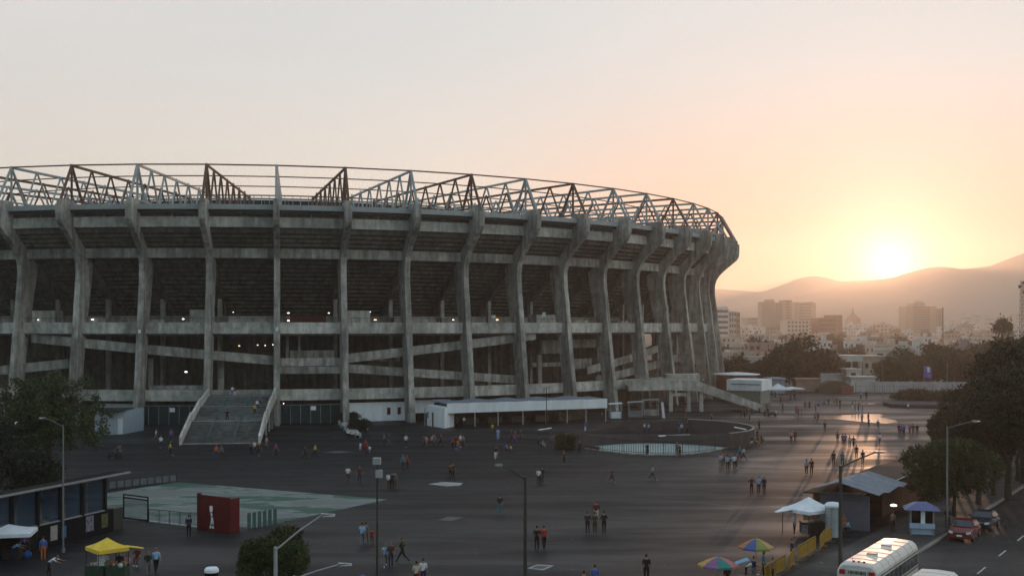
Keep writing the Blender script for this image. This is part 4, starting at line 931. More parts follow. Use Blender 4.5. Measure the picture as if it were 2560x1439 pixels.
# ------------------------------------------------------------------ vehicles
def bus(loc, rz, lab):
    """local +y is the length, the face towards -y"""
    o = empty('bus', loc, lab, 'bus', rz, 'white buses on the road'); L_, hw, zb, ze, zt = 9.6, 1.22, .45, 2.55, 3.02
    def sec(y, k=1.0, dz=0):    # cross-section, roof well rounded
        pts = [(hw, zb), (hw*1.0, 1.2), (hw, ze-.25)]
        for a in (20, 45, 70): pts.append((hw*.52+hw*.48*math.cos(R(a)), ze-.25+(zt-ze+.25)*math.sin(R(a))))
        pts += [(0, zt)]
        pts += [(-x, zz) for x, zz in reversed(pts[:-1])]
        return [(x*k, y, zb+(zz-zb)*(1-dz)) for x, zz in pts]
    ys = [(0, .93, .06), (.12, .98, .02), (.5, 1, 0), (L_*.25, 1, 0), (L_*.5, 1, 0), (L_*.75, 1, 0), (L_-.5, 1, 0), (L_-.1, .98, .03), (L_, .92, .08)]
    m = MB(); q = len(sec(0)); 
    for y, k, dz in ys: m.v += sec(y, k, dz)
    for i in range(len(ys)-1):
        for j in range(q):
            j2 = (j+1) % q; m.f.append((i*q+j, i*q+j2, (i+1)*q+j2, (i+1)*q+j)); m.m.append(0)
    m.f.append(tuple(range(q-1, -1, -1))); m.f.append(tuple((len(ys)-1)*q+j for j in range(q))); m.m += [0, 0]
    b = m.build('body', M_bus, o)
    for s_ in (-1, 1):
        for i in range(9):
            m = MB(); y0 = .55+i*.98; x0, x1 = sorted((s_*(hw+.004), s_*(hw+.02))); m.box(x0, x1, y0, y0+.86, 1.5, 2.2); m.build('window', M_glass, o)
        m = MB(); x0, x1 = sorted((s_*(hw+.004), s_*(hw+.03))); m.box(x0, x1, .3, L_-.3, 1.32, 1.42); m.box(x0, x1, .3, L_-.3, 2.32, 2.38); m.build('side_trim', M_busg, o)
        m = MB(); m.box(x0, x1, .3, L_-.3, .7, .85); m.build('side_stripe', M_busg, o)
        for yy in (1.8, L_-2.2):
            m = MB(); m.lathe([(.46, -.14), (.5, -.08), (.5, .08), (.46, .14)], n=18); wv = m.v; m.v = [(s_*(hw-.1)+zz, yy+x, .5+y) for x, y, zz in wv]; m.build('wheel', M_tyre, o)
    m = MB(); m.box(-1.0, 1.0, -.06, -.0, 1.25, 2.05); m.build('windscreen', M_glass, o)
    m = MB(); m.box(-.62, .62, -.05, .0, 2.3, 2.62); sg = m.build('route_board', mat('route_board_pale', (.5, .56, .5), .5, .15), o)
    m = MB(); xx = -.5
    for i in range(11):      # blurred route lettering
        wd = .06 if i % 3 else .04; m.box(xx, xx+wd, -.06, -.051, 2.36, 2.56); 
        if i % 2: m.box(xx, xx+wd+.03, -.06, -.051, 2.45, 2.48)
        xx += .095
    m.build('route_lettering', M_dark, sg)
    for s_ in (-1, 1):
        m = MB(); m.box(s_*.85-.16, s_*.85+.16, -.05, 0, 2.32, 2.58); m.build('marker_lamp', M_tail, o)
        m = MB(); m.box(s_*.95-.14, s_*.95+.14, -.06, -.0, .7, .95); m.build('headlight', M_lampg, o)
        m = MB(); m.tube((s_*1.15, .1, 2.2), (s_*1.45, -.2, 2.0), .02); m.box(s_*1.45-.09, s_*1.45+.09, -.24, -.18, 1.6, 2.0); m.build('mirror', M_dark, o)
    m = MB(); m.box(-1.2, 1.2, -.12, -.02, .4, .62); m.build('bumper', M_dark, o)
    for yy in (3.0, 6.2): m = MB(); m.box(-.28, .28, yy, yy+.42, zt-.04, zt+.05); m.build('roof_hatch', M_grey, o)
    for x in (-.3, 0, .3): m = MB(); m.box(x-.06, x+.06, .35, .45, zt-.05, zt+.06); m.build('roof_marker', M_tail, o)
    m = MB(); m.tube((-.45, .7, zt-.04), (-.5, .7, zt+.5), .012, n=4); m.build('aerial', M_grey, o)
    m = MB()
    for yy in (1.4, 2.6, 3.9, 5.2, 6.9, 8.1):
        pr = [(x*1.004, zz+.004) for x, _y, zz in sec(yy)][2:-2]
        for (xa, za), (xb, zb_) in zip(pr, pr[1:]): m.hexa([(xa, yy, za-.01), (xb, yy, zb_-.01), (xb, yy+.03, zb_-.01), (xa, yy+.03, za-.01), (xa, yy, za+.006), (xb, yy, zb_+.006), (xb, yy+.03, zb_+.006), (xa, yy+.03, za+.006)])
    m.build('roof_seams', M_grey, o)
    return o
rzK = math.atan2(U.y, U.x)-math.pi/2
bus(K(-22.9, 1.65, -.13), rzK+R(1.0), 'white rounded-roof bus by the kerb, whole roof showing beside the yellow barriers')
bus(K(-31.3, 5.95, -.13), rzK, 'second white bus cut off by the frame bottom, only its roof end showing')
def car(loc, rz, paint, lab, L_=4.3, roof=1.42):
    o = empty('parked_car', loc, lab, 'car', rz, 'cars parked along the kerb'); W = .86
    prof_ = [(0, .35), (.02, .62), (.25, .78), (1.05, .92), (1.25, .95), (2.0, roof-.03), (2.4, roof), (3.1, roof-.02), (3.75, 1.02), (4.15, .98), (4.28, .7), (4.3, .35)]
    k = L_/4.3; m = MB()
    def ring_(y, zt, w0, w1): return [(-w0, y, .25), (-w0*1.02, y, .6), (-w1, y, zt), (w1, y, zt), (w0*1.02, y, .6), (w0, y, .25)]
    for y, zt in prof_:
        belt = .95
        wt = W*(.98 if zt <= belt+.05 else .74); m.v += ring_(y*k, zt, W*(.86 if y in (0, 4.3) else 1), wt if y not in (0, 4.3) else W*.8)
    q = 6
    for i in range(len(prof_)-1):
        for j in range(q): j2 = (j+1) % q; m.f.append((i*q+j, i*q+j2, (i+1)*q+j2, (i+1)*q+j)); m.m.append(0)
    m.f.append(tuple(range(q-1, -1, -1))); m.f.append(tuple((len(prof_)-1)*q+j for j in range(q))); m.m += [0, 0]
    b = m.build('body', paint, o); bv = b.modifiers.new('b', 'BEVEL'); bv.width = .05; bv.segments = 2; bv.limit_method = 'ANGLE'
    m = MB(); m.hexa([(-.72, 1.27*k, .985), (.72, 1.27*k, .985), (.60, 1.9*k, 1.35), (-.60, 1.9*k, 1.35), (-.72, 1.25*k, 1.01), (.72, 1.25*k, 1.01), (.60, 1.88*k, 1.385), (-.60, 1.88*k, 1.385)]); m.build('windscreen', M_glass, o)
    m = MB(); m.hexa([(-.6, 3.2*k, 1.36), (.6, 3.2*k, 1.36), (.7, 3.72*k, 1.07), (-.7, 3.72*k, 1.07), (-.6, 3.21*k, 1.395), (.6, 3.21*k, 1.395), (.7, 3.74*k, 1.10), (-.7, 3.74*k, 1.10)]); m.build('rear_window', M_glass, o)
    for s_ in (-1, 1):
        for (ya, yb, yc_, yd) in ((1.5, 2.35, 2.35, 2.0), (2.45, 3.55, 3.15, 2.45)):
            x0, x1 = s_*.868, s_*.70; m = MB(); m.hexa([(x0, ya*k, .97), (x0, yb*k, .97), (x0-s_*.03, yb*k, .97), (x0-s_*.03, ya*k, .97), (x1, yd*k, 1.33), (x1, yc_*k, 1.33), (x1-s_*.03, yc_*k, 1.33), (x1-s_*.03, yd*k, 1.33)]); m.build('side_window', M_glass, o)
        for yy in (.78, 3.45):
            m = MB(); m.lathe([(.26, -.1), (.31, -.06), (.31, .06), (.26, .1)], n=18); m.v = [(s_*.80+c, yy*k+a, .31+b_) for a, b_, c in m.v]; wh = m.build('wheel', M_tyre, o)
            m = MB(); m.lathe([(.17, -.01), (.17, .02)], n=12); m.v = [(s_*.90+c*s_, yy*k+a, .31+b_) for a, b_, c in m.v]; m.build('rim', M_chrome, wh)
        m = MB(); m.hexa([(s_*.48, -.03, .62), (s_*.8, .08, .62), (s_*.8, .2, .62), (s_*.48, .12, .62), (s_*.5, .0, .78), (s_*.82, .2, .8), (s_*.82, .3, .8), (s_*.5, .12, .78)]); m.build('headlight', M_lampg, o)
        m = MB(); m.box(s_*.95-.09, s_*.95+.09, 1.45, 1.55, .98, 1.12); m.build('mirror', paint, o)
    m = MB(); m.box(-.2, .2, -.035, -.005, .42, .54); m.build('number_plate', M_white, o)
    m = MB(); m.box(-.45, .45, -.03, -.0, .60, .70); m.build('grille', M_dark, o)
    return o
car(K(4.2, 1.35, -.13), rzK+R(2), M_carred, 'dark red saloon car parked at the kerb facing the camera')
car(K(9.7, 1.6, -.13), rzK, M_cardk, 'dark saloon car parked right behind the red one')
mc = empty('motorcycle', G(1930, 1040), 'motorcycle parked among seated people at the foot of the side stair', 'motorcycle', R(20))
for xx in (-.65, .65):
    m = MB(); m.lathe([(.28, -.05), (.32, 0), (.28, .05)], n=14); m.v = [(xx+a, c, .32+b_) for a, b_, c in m.v]; m.build('wheel', M_tyre, mc)
m = MB(); m.tube((-.65, 0, .32), (-.1, 0, .55), .05); m.tube((-.1, 0, .55), (.45, 0, .8), .09); m.tube((.65, 0, .32), (.45, 0, 1.0), .03); m.box(-.25, .25, -.12, .12, .3, .6); m.build('frame', M_dark, mc)
m = MB(); m.box(-.6, .05, -.12, .12, .72, .82); m.build('seat', M_black, mc)
m = MB(); m.tube((.42, -.35, 1.02), (.42, .35, 1.02), .02); m.build('handlebar', M_chrome, mc)
m2 = empty('motorcycle', G(281, 1146), 'small motorcycle being pushed across the dark plaza near the big tree', 'motorcycle', R(70))
for ch in list(mc.children):
    c = ch.copy(); col.objects.link(c); c.parent = m2

# ------------------------------------------------------------------ trees
def crown_mesh(name, seed, rx, ry, rz, nclump, nleaf, size, lumps=7, flat=0.0, box=0.0):
    r = np.random.RandomState(seed)
    lc = r.normal(size=(lumps, 3)); lc /= np.linalg.norm(lc, axis=1)[:, None]; lc *= r.uniform(.35, .75, (lumps, 1)); lr = r.uniform(.38, .62, lumps)
    pts = []
    while len(pts) < nclump:
        p = r.normal(size=3); p /= np.linalg.norm(p)
        if r.rand() < .85:
            i = r.randint(lumps); q = lc[i]+p*lr[i]*r.uniform(.75, 1.05)
        else: q = p*r.uniform(.2, .8)
        if box: q = np.sign(q)*np.abs(q)**(1-box*.45)
        if q[2] < -.62+r.uniform(-.12, .12): continue
        pts.append(q)
    pts = np.array(pts)
    cen = np.repeat(pts, nleaf, 0)*np.array([rx, ry, rz])+r.normal(size=(nclump*nleaf, 3))*size*1.5
    n = len(cen); a = r.normal(size=(n, 3)); a /= np.linalg.norm(a, axis=1)[:, None]; b = np.cross(a, r.normal(size=(n, 3))); b /= np.linalg.norm(b, axis=1)[:, None]
    s_ = size*r.uniform(.6, 1.3, (n, 1)); a *= s_; b *= s_*.6
    v = np.empty((n, 4, 3)); v[:, 0] = cen-a; v[:, 1] = cen+b; v[:, 2] = cen+a; v[:, 3] = cen-b
    me = D.meshes.new(name); me.vertices.add(n*4); me.vertices.foreach_set('co', v.reshape(-1)); me.loops.add(n*4); me.loops.foreach_set('vertex_index', np.arange(n*4, dtype=np.int32))
    me.polygons.add(n); me.polygons.foreach_set('loop_start', np.arange(0, n*4, 4, dtype=np.int32)); me.polygons.foreach_set('loop_total', np.full(n, 4, dtype=np.int32))
    me.update(calc_edges=True); me.validate(); return me
def trunk_mesh(name, seed, h, r0, spread, nb=5):
    r = random.Random(seed); m = MB(); b = Vector((0, 0, 0)); p = b; n = 4
    for i in range(n):
        q = Vector((r.uniform(-.1, .1)*h*.15*(i+1), r.uniform(-.1, .1)*h*.15*(i+1), h*.55*(i+1)/n)); m.tube(p, q, r0*(1-.14*i), r0*(1-.14*(i+1)), n=8); p = q
    for i in range(nb):
        a = 2*math.pi*i/nb+r.uniform(-.4, .4); q = p+Vector((math.cos(a)*spread*.55, math.sin(a)*spread*.55, h*r.uniform(.2, .38))); m.tube(p-Vector((0, 0, h*.1)), q, r0*.42, r0*.14, n=6)
        q2 = q+Vector((math.cos(a+.5)*spread*.25, math.sin(a+.5)*spread*.25, h*.1)); m.tube(q, q2, r0*.16, r0*.06, n=5)
    me = D.meshes.new(name); me.from_pydata(m.v, [], m.f); me.update(); return me
def add_tree(name, loc, tm, cm, mt, lab, group, sc=1.0, rz=0, cz=0.0):
    o = empty(name, loc, lab, 'tree', rz, group); o.scale = (sc, sc, sc)
    for nm, me, mm in (('trunk', tm, M_trunk), ('crown', cm, mt)):
        c = D.objects.new(nm, me); col.objects.link(c); c.parent = o
        if not me.materials: me.materials.append(mm)
        elif me.materials[0] is not mm: c.material_slots[0].link = 'OBJECT'; c.material_slots[0].material = mm
        if nm == 'crown': c.location = (0, 0, cz)
    return o
# near trees
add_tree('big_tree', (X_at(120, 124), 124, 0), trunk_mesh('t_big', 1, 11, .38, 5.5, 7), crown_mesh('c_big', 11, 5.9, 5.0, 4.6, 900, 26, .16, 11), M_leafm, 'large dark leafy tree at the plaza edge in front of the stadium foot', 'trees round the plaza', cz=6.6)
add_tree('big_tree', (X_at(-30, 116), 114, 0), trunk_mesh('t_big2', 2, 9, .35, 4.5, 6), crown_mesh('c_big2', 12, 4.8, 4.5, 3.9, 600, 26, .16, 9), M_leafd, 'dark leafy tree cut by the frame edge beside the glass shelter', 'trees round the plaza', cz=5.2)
add_tree('low_shrubbery', (X_at(60, 112), 111, 0), trunk_mesh('t_low', 3, 3.6, .16, 3, 6), crown_mesh('c_low', 13, 5.0, 3.0, 2.2, 420, 26, .14, 8), M_leafd, 'low dark shrub mass below the large dark tree', 'trees round the plaza', cz=2.4)
add_tree('clipped_tree', (X_at(672, 62), 62, 0), trunk_mesh('t_clip', 4, 4.4, .1, 1.2, 6), crown_mesh('c_clip', 14, 1.95, 1.8, 1.6, 1300, 22, .055, 10, box=.5), M_leafm, 'compact round clipped tree beside the close pale lamp at the frame bottom', 'trees round the plaza', cz=4.1)
cg = crown_mesh('c_street', 21, 3.7, 3.3, 2.7, 1400, 24, .1, 9, box=.4)
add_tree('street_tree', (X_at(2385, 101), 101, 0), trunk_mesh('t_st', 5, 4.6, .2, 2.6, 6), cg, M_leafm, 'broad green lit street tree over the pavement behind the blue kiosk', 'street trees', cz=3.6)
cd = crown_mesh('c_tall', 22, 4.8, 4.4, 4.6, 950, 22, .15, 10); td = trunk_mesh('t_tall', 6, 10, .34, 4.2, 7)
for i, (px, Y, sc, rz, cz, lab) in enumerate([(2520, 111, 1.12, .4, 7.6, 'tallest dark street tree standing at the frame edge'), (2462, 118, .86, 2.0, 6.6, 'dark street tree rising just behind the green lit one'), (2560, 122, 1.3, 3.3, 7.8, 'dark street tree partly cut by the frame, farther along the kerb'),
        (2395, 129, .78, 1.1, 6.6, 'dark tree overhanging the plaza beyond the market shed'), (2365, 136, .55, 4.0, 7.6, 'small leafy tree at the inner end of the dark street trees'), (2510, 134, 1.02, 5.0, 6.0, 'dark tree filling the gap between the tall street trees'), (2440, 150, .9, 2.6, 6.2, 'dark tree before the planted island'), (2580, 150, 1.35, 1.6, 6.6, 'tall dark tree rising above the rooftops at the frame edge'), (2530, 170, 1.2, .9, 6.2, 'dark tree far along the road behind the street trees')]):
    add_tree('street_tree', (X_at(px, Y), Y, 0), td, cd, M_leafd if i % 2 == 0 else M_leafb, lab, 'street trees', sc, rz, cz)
for i, (t_, lab) in enumerate(((24.0, 'first bare trunk along the kerb beyond the dark car'), (31.0, 'second trunk along the kerb beyond the dark car'), (38.5, 'third trunk along the kerb beyond the dark car'), (43.5, 'farthest trunk along the kerb beyond the dark car'))):
    p = K(t_, -1.3); add_tree('street_tree', p, td, crown_mesh('c_kerb%d' % i, 30+i, 3.0, 3.0, 2.2, 500, 22, .13, 7), M_leafd, 'dark street tree with the '+lab, 'street trees', .8, i*1.3, 8.6)
hb_me = crown_mesh('c_hedgeb', 41, 1.5, .8, 1.15, 300, 24, .09, 6, box=.6); hb_me.materials.append(M_leafb); hb = D.objects.new('clipped_hedge', hb_me); col.objects.link(hb); hb.location = (X_at(1417, 155), 155.6, .95); tag(hb, 'squat olive clipped hedge at the corner of the round terrace', 'hedge')
# planter with bushes and bollards in front of the white wall panel
pl = empty('planter', G(880, 1068), 'small planted bed with bushes edged by white bollards near the gate', 'planter')
m = MB(); m.hexa([G(852, 1056), G(868, 1082), G(905, 1090), G(880, 1052), G(852, 1056, .4), G(868, 1082, .4), G(905, 1090, .4), G(880, 1052, .4)]); m.build('kerb', M_conc, pl, world=True)
bm_ = crown_mesh('c_bush', 40, 1.7, 1.2, 1.0, 260, 22, .12, 6)
for px, py, s_ in ((868, 1058, 1.0), (892, 1078, 1.05)):
    c = D.objects.new('bush', bm_); col.objects.link(c); c.parent = pl; c.location = G(px, py)+Vector((0, 0, 1.0))-pl.location; c.scale = (s_,)*3
bm_.materials.append(M_leafd)
pw = empty('bollard_row', G(860, 1078), 'x', 'bollard'); D.objects.remove(pw)
bq_ = [(848, 1062), (854, 1069), (861, 1076), (869, 1083), (878, 1088), (889, 1092), (900, 1094)]
bl0 = None; ORDB = ['first', 'second', 'third', 'fourth', 'fifth', 'sixth', 'seventh']
for i, (px, py) in enumerate(bq_):
    if bl0 is None: m = MB(); m.lathe([(.2, 0), (.2, .7), (.12, .8)], n=10); bl0 = m.build('bollard', mat('dull_white_concrete', (.3, .32, .32), .8, .2)); o = bl0
    else: o = bl0.copy(); col.objects.link(o)
    o.location = G(px, py); tag(o, 'short dull white bollard round the planted bed, %s counting from the gate end' % ORDB[i], 'bollard', 'white bollards round the planted bed')
m = MB(); p = G(912, 1075); m.box(p.x-.5, p.x+.5, p.y, p.y+.4, 0, 1.4); tag(m.build('utility_box', mat('pale_green_box', (.2, .26, .25), .7, .1)), 'pale grey-green utility box beside the planted bed', 'utility box')

# ------------------------------------------------------------------ planted island, boundary walls and far fence
isl = empty('planted_island', (88, 236, 0), 'raised planted island with hedge on the far side of the plaza', 'planter')
q = [G(2208, 1012), G(2225, 1018), G(2340, 1020), G(2470, 1024), G(2470, 995), G(2300, 992), G(2228, 1000)]
m = MB(); n0 = len(m.v); m.v = [tuple(p) for p in q]+[(p.x, p.y, .7) for p in q]; k = len(q); m.f = [tuple(range(k-1, -1, -1)), tuple(range(k, 2*k))]+[(i, (i+1) % k, k+(i+1) % k, k+i) for i in range(k)]; m.m = [0]*len(m.f)
m.build('retaining_wall', M_wall, isl, world=True)
hd = crown_mesh('c_hedge', 50, 11, 2.2, 1.1, 700, 16, .18, 14); hd.materials.append(M_leafb)
for px, py, s_ in ((2310, 1009, .9), (2390, 1003, .8), (2440, 1012, .9), (2290, 1001, .5)):
    c = D.objects.new('hedge', hd); col.objects.link(c); c.parent = isl; c.location = G(px, py)+Vector((0, 0, 1.6))-isl.location; c.scale = (s_*.7, 1, .9)
bw = empty('boundary_wall', (98, 284, 0), 'long whitewashed boundary wall behind a palisade fence', 'wall')
m = MB(); m.hexa([(84, 292, 0), (118, 284, 0), (118, 284.4, 0), (84, 292.4, 0), (84, 292, 2.6), (118, 284, 2.8), (118, 284.4, 2.8), (84, 292.4, 2.6)]); m.build('wall', mat('whitewash', (.50, .46, .46), .8, .2, .5), bw, world=True)
pf_ = empty('palisade_fence', (88, 282, 0), 'thin palisade fence along the far edge of the plaza before the whitewashed wall', 'fence')
m = MB()
for i in range(70):
    x = 76+i*.55; y = 288-.22*(x-76); m.tube((x, y, 0), (x, y, 2.0 if i % 8 else 2.5), .04 if i % 8 else .12, n=4)
m.tube((76, 288, 1.8), (114.5, 279.5, 1.8), .05, n=4); m.build('pales', M_grey, pf_, world=True)
def block(x0, x1, Y, dep, z1, mt, lab, z0=0, cat='building', name='low_building', roof=None, wins=()):
    o = empty(name, ((x0+x1)/2, Y, z0), lab, cat); m = MB(); m.box(x0, x1, Y, Y+dep, z0, z1); m.build('wall', mt, o, world=True)
    m = MB(); m.box(x0-.3, x1+.3, Y-.3, Y+dep+.3, z1+.002, z1+.35); m.build('roof', roof or mt, o, world=True)
    for (a, b, c, d_) in wins: m = MB(); m.box(x0+a, x0+b, Y-.05, Y+.05, z0+c, z0+d_); m.build('window', M_dark, o, world=True)
    return o
M_cream = mat('cream_wall', (.45, .40, .33), .85, .2, .4); M_wht = mat('weathered_white_wall', (.55, .54, .52), .85, .18, .4); M_pink = mat('dusty_pink_wall', (.36, .24, .19), .85, .2, .4); M_tan = mat('tan_wall', (.30, .23, .17), .85, .2, .4); M_flat = mat('grey_flat_roof', (.22, .20, .18), .9, .3, .3)
block(X_at(2052, 300), X_at(2130, 300), 300, 10, Z_at(936, 300), M_wht, 'long low white building behind the dark arched shelter', wins=((1, 2.2, 1.6, 2.4),))
block(X_at(2118, 296), X_at(2153, 296), 296.5, 6, Z_at(925, 296), M_cream, 'little cream block with one dark window on top of the white frontage', wins=((1.1, 2.3, 3.4, 4.6),))
block(X_at(2128, 291), X_at(2188, 291), 291, 5, Z_at(944, 291), M_wht, 'plain white windowless block facing the far plaza edge')
ar = empty('arched_shelter', (80, 287, 0), 'dark olive arched shelter in front of the long low white building', 'shelter')
m = MB(); prof_ = [(7.8*math.cos(R(a)), 3.6*math.sin(R(a))) for a in range(0, 181, 15)]; m.prism(prof_, 286, 290, lambda u, v, t: (80+u*.55, t, v*.85)); m.build('roof', mat('olive_canvas', (.09, .075, .05), .85, .2), ar, world=True)
m = MB(); m.box(81, 84, 285.2, 285.9, 0, 1.8); m.build('counter', M_brick, ar, world=True)
t_w = canopy((X_at(1945, 262), 262, 0), 2.6, 2.2, 2.4, 3.6, M_wtarp, 'white peaked tent beyond the pavilion')
canopy((X_at(1982, 265), 266, 0), 2.6, 1.6, 2.3, 2.7, M_wtarp, 'low flat white tent next to the peaked one')
block(X_at(1926, 285), X_at(1962, 285), 285, 6, 3.4, mat('pale_blue_rendered_wall', (.32, .34, .4), .85, .2), 'small pale blue-grey shed behind the white tents')
block(X_at(1990, 293), X_at(2050, 293), 293, 4, 3.0, M_pink, 'low dusty pink wall section left of the long white building', cat='wall')
# white house with open loggia behind the wall, seen larger than the others
lh = empty('loggia_house', (96, 330, 0), 'white two-storey house with open loggia and wide parapet above the boundary wall', 'house')
x0, x1 = X_at(2104, 330), X_at(2157, 330)
for z0, z1 in ((0, 3.0), ): m = MB(); m.box(x0, x1, 331, 340, z0, 3.0); m.build('wall', M_cream, lh, world=True)
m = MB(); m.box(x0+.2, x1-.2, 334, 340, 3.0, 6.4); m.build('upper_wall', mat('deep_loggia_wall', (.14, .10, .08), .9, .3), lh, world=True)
for x in (x0+.1, (x0+x1)/2, x1-.4): m = MB(); m.box(x, x+.35, 331, 331.4, 3.0, 6.4); m.build('pillar', M_wht, lh, world=True)
m = MB(); m.box(x0-.2, x1+.2, 330.6, 340, 6.4, 8.2); m.build('parapet', M_wht, lh, world=True)
block(X_at(2160, 335), X_at(2215, 335), 336, 9, 7.6, M_cream, 'cream house with small square windows beside the loggia house', cat='house', name='house', wins=((.6, 1.6, 4.4, 5.8), (2.6, 3.6, 4.4, 5.8), (4.4, 5.2, 4.4, 5.8), (1, 2, 1.2, 2.4)))

# ------------------------------------------------------------------ mid-distance trees and the city
tm0 = trunk_mesh('t_far', 60, 9, .3, 3.5, 5)
cf_ = [crown_mesh('c_far%d' % i, 60+i, 5.2, 5.2, 4.4, 420, 14, .34, 9) for i in range(4)]
rt_ = random.Random(7)
ORD = ['first', 'second', 'third', 'fourth', 'fifth', 'sixth', 'seventh', 'eighth', 'ninth', 'tenth', 'eleventh', 'twelfth', 'thirteenth', 'fourteenth', 'fifteenth', 'sixteenth', 'seventeenth', 'eighteenth', 'nineteenth', 'twentieth']
TENS = ['', '', 'twenty', 'thirty', 'forty', 'fifty']
def ordn(i):
    return ORD[i] if i < 20 else (TENS[(i+1)//10]+'-'+ORD[(i+1) % 10-1] if (i+1) % 10 else {30: 'thirtieth', 40: 'fortieth', 50: 'fiftieth', 60: 'sixtieth'}[i+1])
belt = [(1822, 300, 1.15, 0), (1858, 312, 1.1, 0), (1905, 318, 1.0, 0), (1950, 305, 1.45, 0), (1990, 312, 1.75, 0), (2040, 305, 1.5, 0), (2075, 318, 1.15, 0), (2232, 306, 1.25, 1), (2262, 318, 1.35, 1), (2300, 308, 1.2, 0), (2345, 318, 1.6, 0), (2392, 306, 1.4, 0), (2430, 320, 1.5, 0), (2475, 300, 1.55, 0), (2520, 290, 1.8, 0), (2565, 280, 2.0, 0), (2600, 300, 1.9, 0)]
for i, (px, Y, sc, br) in enumerate(belt):
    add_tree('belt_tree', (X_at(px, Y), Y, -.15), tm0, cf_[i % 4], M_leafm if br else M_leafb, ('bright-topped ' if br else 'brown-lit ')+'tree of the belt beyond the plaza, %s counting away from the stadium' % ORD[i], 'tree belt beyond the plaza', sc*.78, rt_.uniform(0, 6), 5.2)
palm = empty('palm_tree', (X_at(2504, 380), 380, 0), 'shaggy-headed palm standing above the tree belt', 'tree')
m = MB(); m.tube((0, 0, 0), (.3, 0, 15.5), .35, .22); m.build('trunk', M_trunk, palm)
me = crown_mesh('c_palm', 90, 2.6, 2.6, 2.3, 160, 14, .4, 6); me.materials.append(M_leafb); c = D.objects.new('crown', me); col.objects.link(c); c.parent = palm; c.location = (0, 0, 16.5)
far_tr = [(1850, 460, .8), (1910, 480, .7), (2010, 470, .9), (2105, 420, 1.0), (2135, 400, 1.25), (2150, 520, 1.1), (2165, 640, 1.3), (2212, 500, 1.0), (2250, 560, 1.6), (2292, 520, 1.3), (2372, 430, 1.3), (2400, 470, 1.4), (2480, 420, 1.6), (2545, 380, 1.7), (2330, 400, 1.0), (1975, 640, 1.0), (2060, 600, 1.1), (2440, 560, 1.2)]
rt2 = random.Random(31)
for _ in range(34): far_tr.append((rt2.uniform(1815, 2590), rt2.uniform(400, 1300), rt2.uniform(.8, 1.5)))
for i, (px, Y, sc) in enumerate(far_tr):
    add_tree('city_tree', (X_at(px, Y), Y, terr(0, Y)), tm0, cf_[(i+1) % 4], M_leafb if i % 3 else M_leafm, 'hazy tree among the city roofs, %s of the scattered ones counting away from the stadium' % ordn(sorted(range(len(far_tr)), key=lambda j: far_tr[j][0]).index(i)), 'scattered trees in the city', sc*.8, rt_.uniform(0, 6), 5.2)
# houses: flat roofs, parapets, window openings cut as dark recesses in the same mesh
def house_mesh(name, w_, d_, h_, st_, mt, seed):
    r = random.Random(seed); m = MB(); m.box(-w_/2, w_/2, -d_/2, d_/2, -2, h_, 0)
    m.box(-w_/2-.15, w_/2+.15, -d_/2-.15, d_/2+.15, h_+.01, h_+.55, 0); m.box(-w_/2+.2, w_/2-.2, -d_/2+.2, d_/2-.2, h_+.56, h_+.6, 1)
    n = max(2, int(w_/2.6)); fh = h_/st_
    for s_ in range(st_):
        for i in range(n):
            if r.random() < .2: continue
            x = -w_/2+(i+.5)*w_/n; ww = r.uniform(.5, .9); z0 = s_*fh+.9; m.box(x-ww, x+ww, -d_/2-.04, -d_/2+.02, z0, z0+fh*.45, 2)
        n2 = max(2, int(d_/3))
        for i in range(n2):
            y = -d_/2+(i+.5)*d_/n2; m.box(-w_/2-.04, -w_/2+.02, y-.6, y+.6, s_*fh+.9, s_*fh+.9+fh*.45, 2)
    if r.random() < .75: x = r.uniform(-w_/3, w_/3); m.box(x-1.1, x+1.1, -1, 1.5, h_+.6, h_+2.8, 0)
    if r.random() < .7: x = r.uniform(-w_/3, w_/3); m.lathe([(.5, 0), (.5, 1.1), (.2, 1.3)], (x, d_*.25, h_+.6), 8, 3)
    me = D.meshes.new(name); me.from_pydata(m.v, [], m.f)
    for q in (mt, M_flat, M_dark, M_black): me.materials.append(q)
    me.polygons.foreach_set('material_index', m.m); me.update(); return me
walls = [('white', M_wht), ('cream', M_cream), ('dusty pink', M_pink), ('tan', M_tan), ('grey', M_flat)]
hp = {}
for ci, (cn, cm_) in enumerate(walls):
    for st_ in (1, 2, 3):
        for v_ in (0, 1): hp[(ci, st_, v_)] = house_mesh('house', [7.5, 11][v_]+st_, [8, 7][v_], 3.0*st_+.3, st_, cm_, ci*10+st_*3+v_)
rows = [(345, 8), (385, 8), (430, 9), (480, 10), (540, 11), (610, 12), (690, 13), (780, 14), (880, 14), (990, 14), (1120, 14), (1320, 15), (1560, 15), (1850, 15)]
rh = random.Random(12); ROWN = ['nearest', 'second', 'third', 'fourth', 'fifth', 'sixth', 'seventh', 'eighth', 'ninth', 'tenth', 'eleventh', 'twelfth', 'thirteenth', 'farthest']
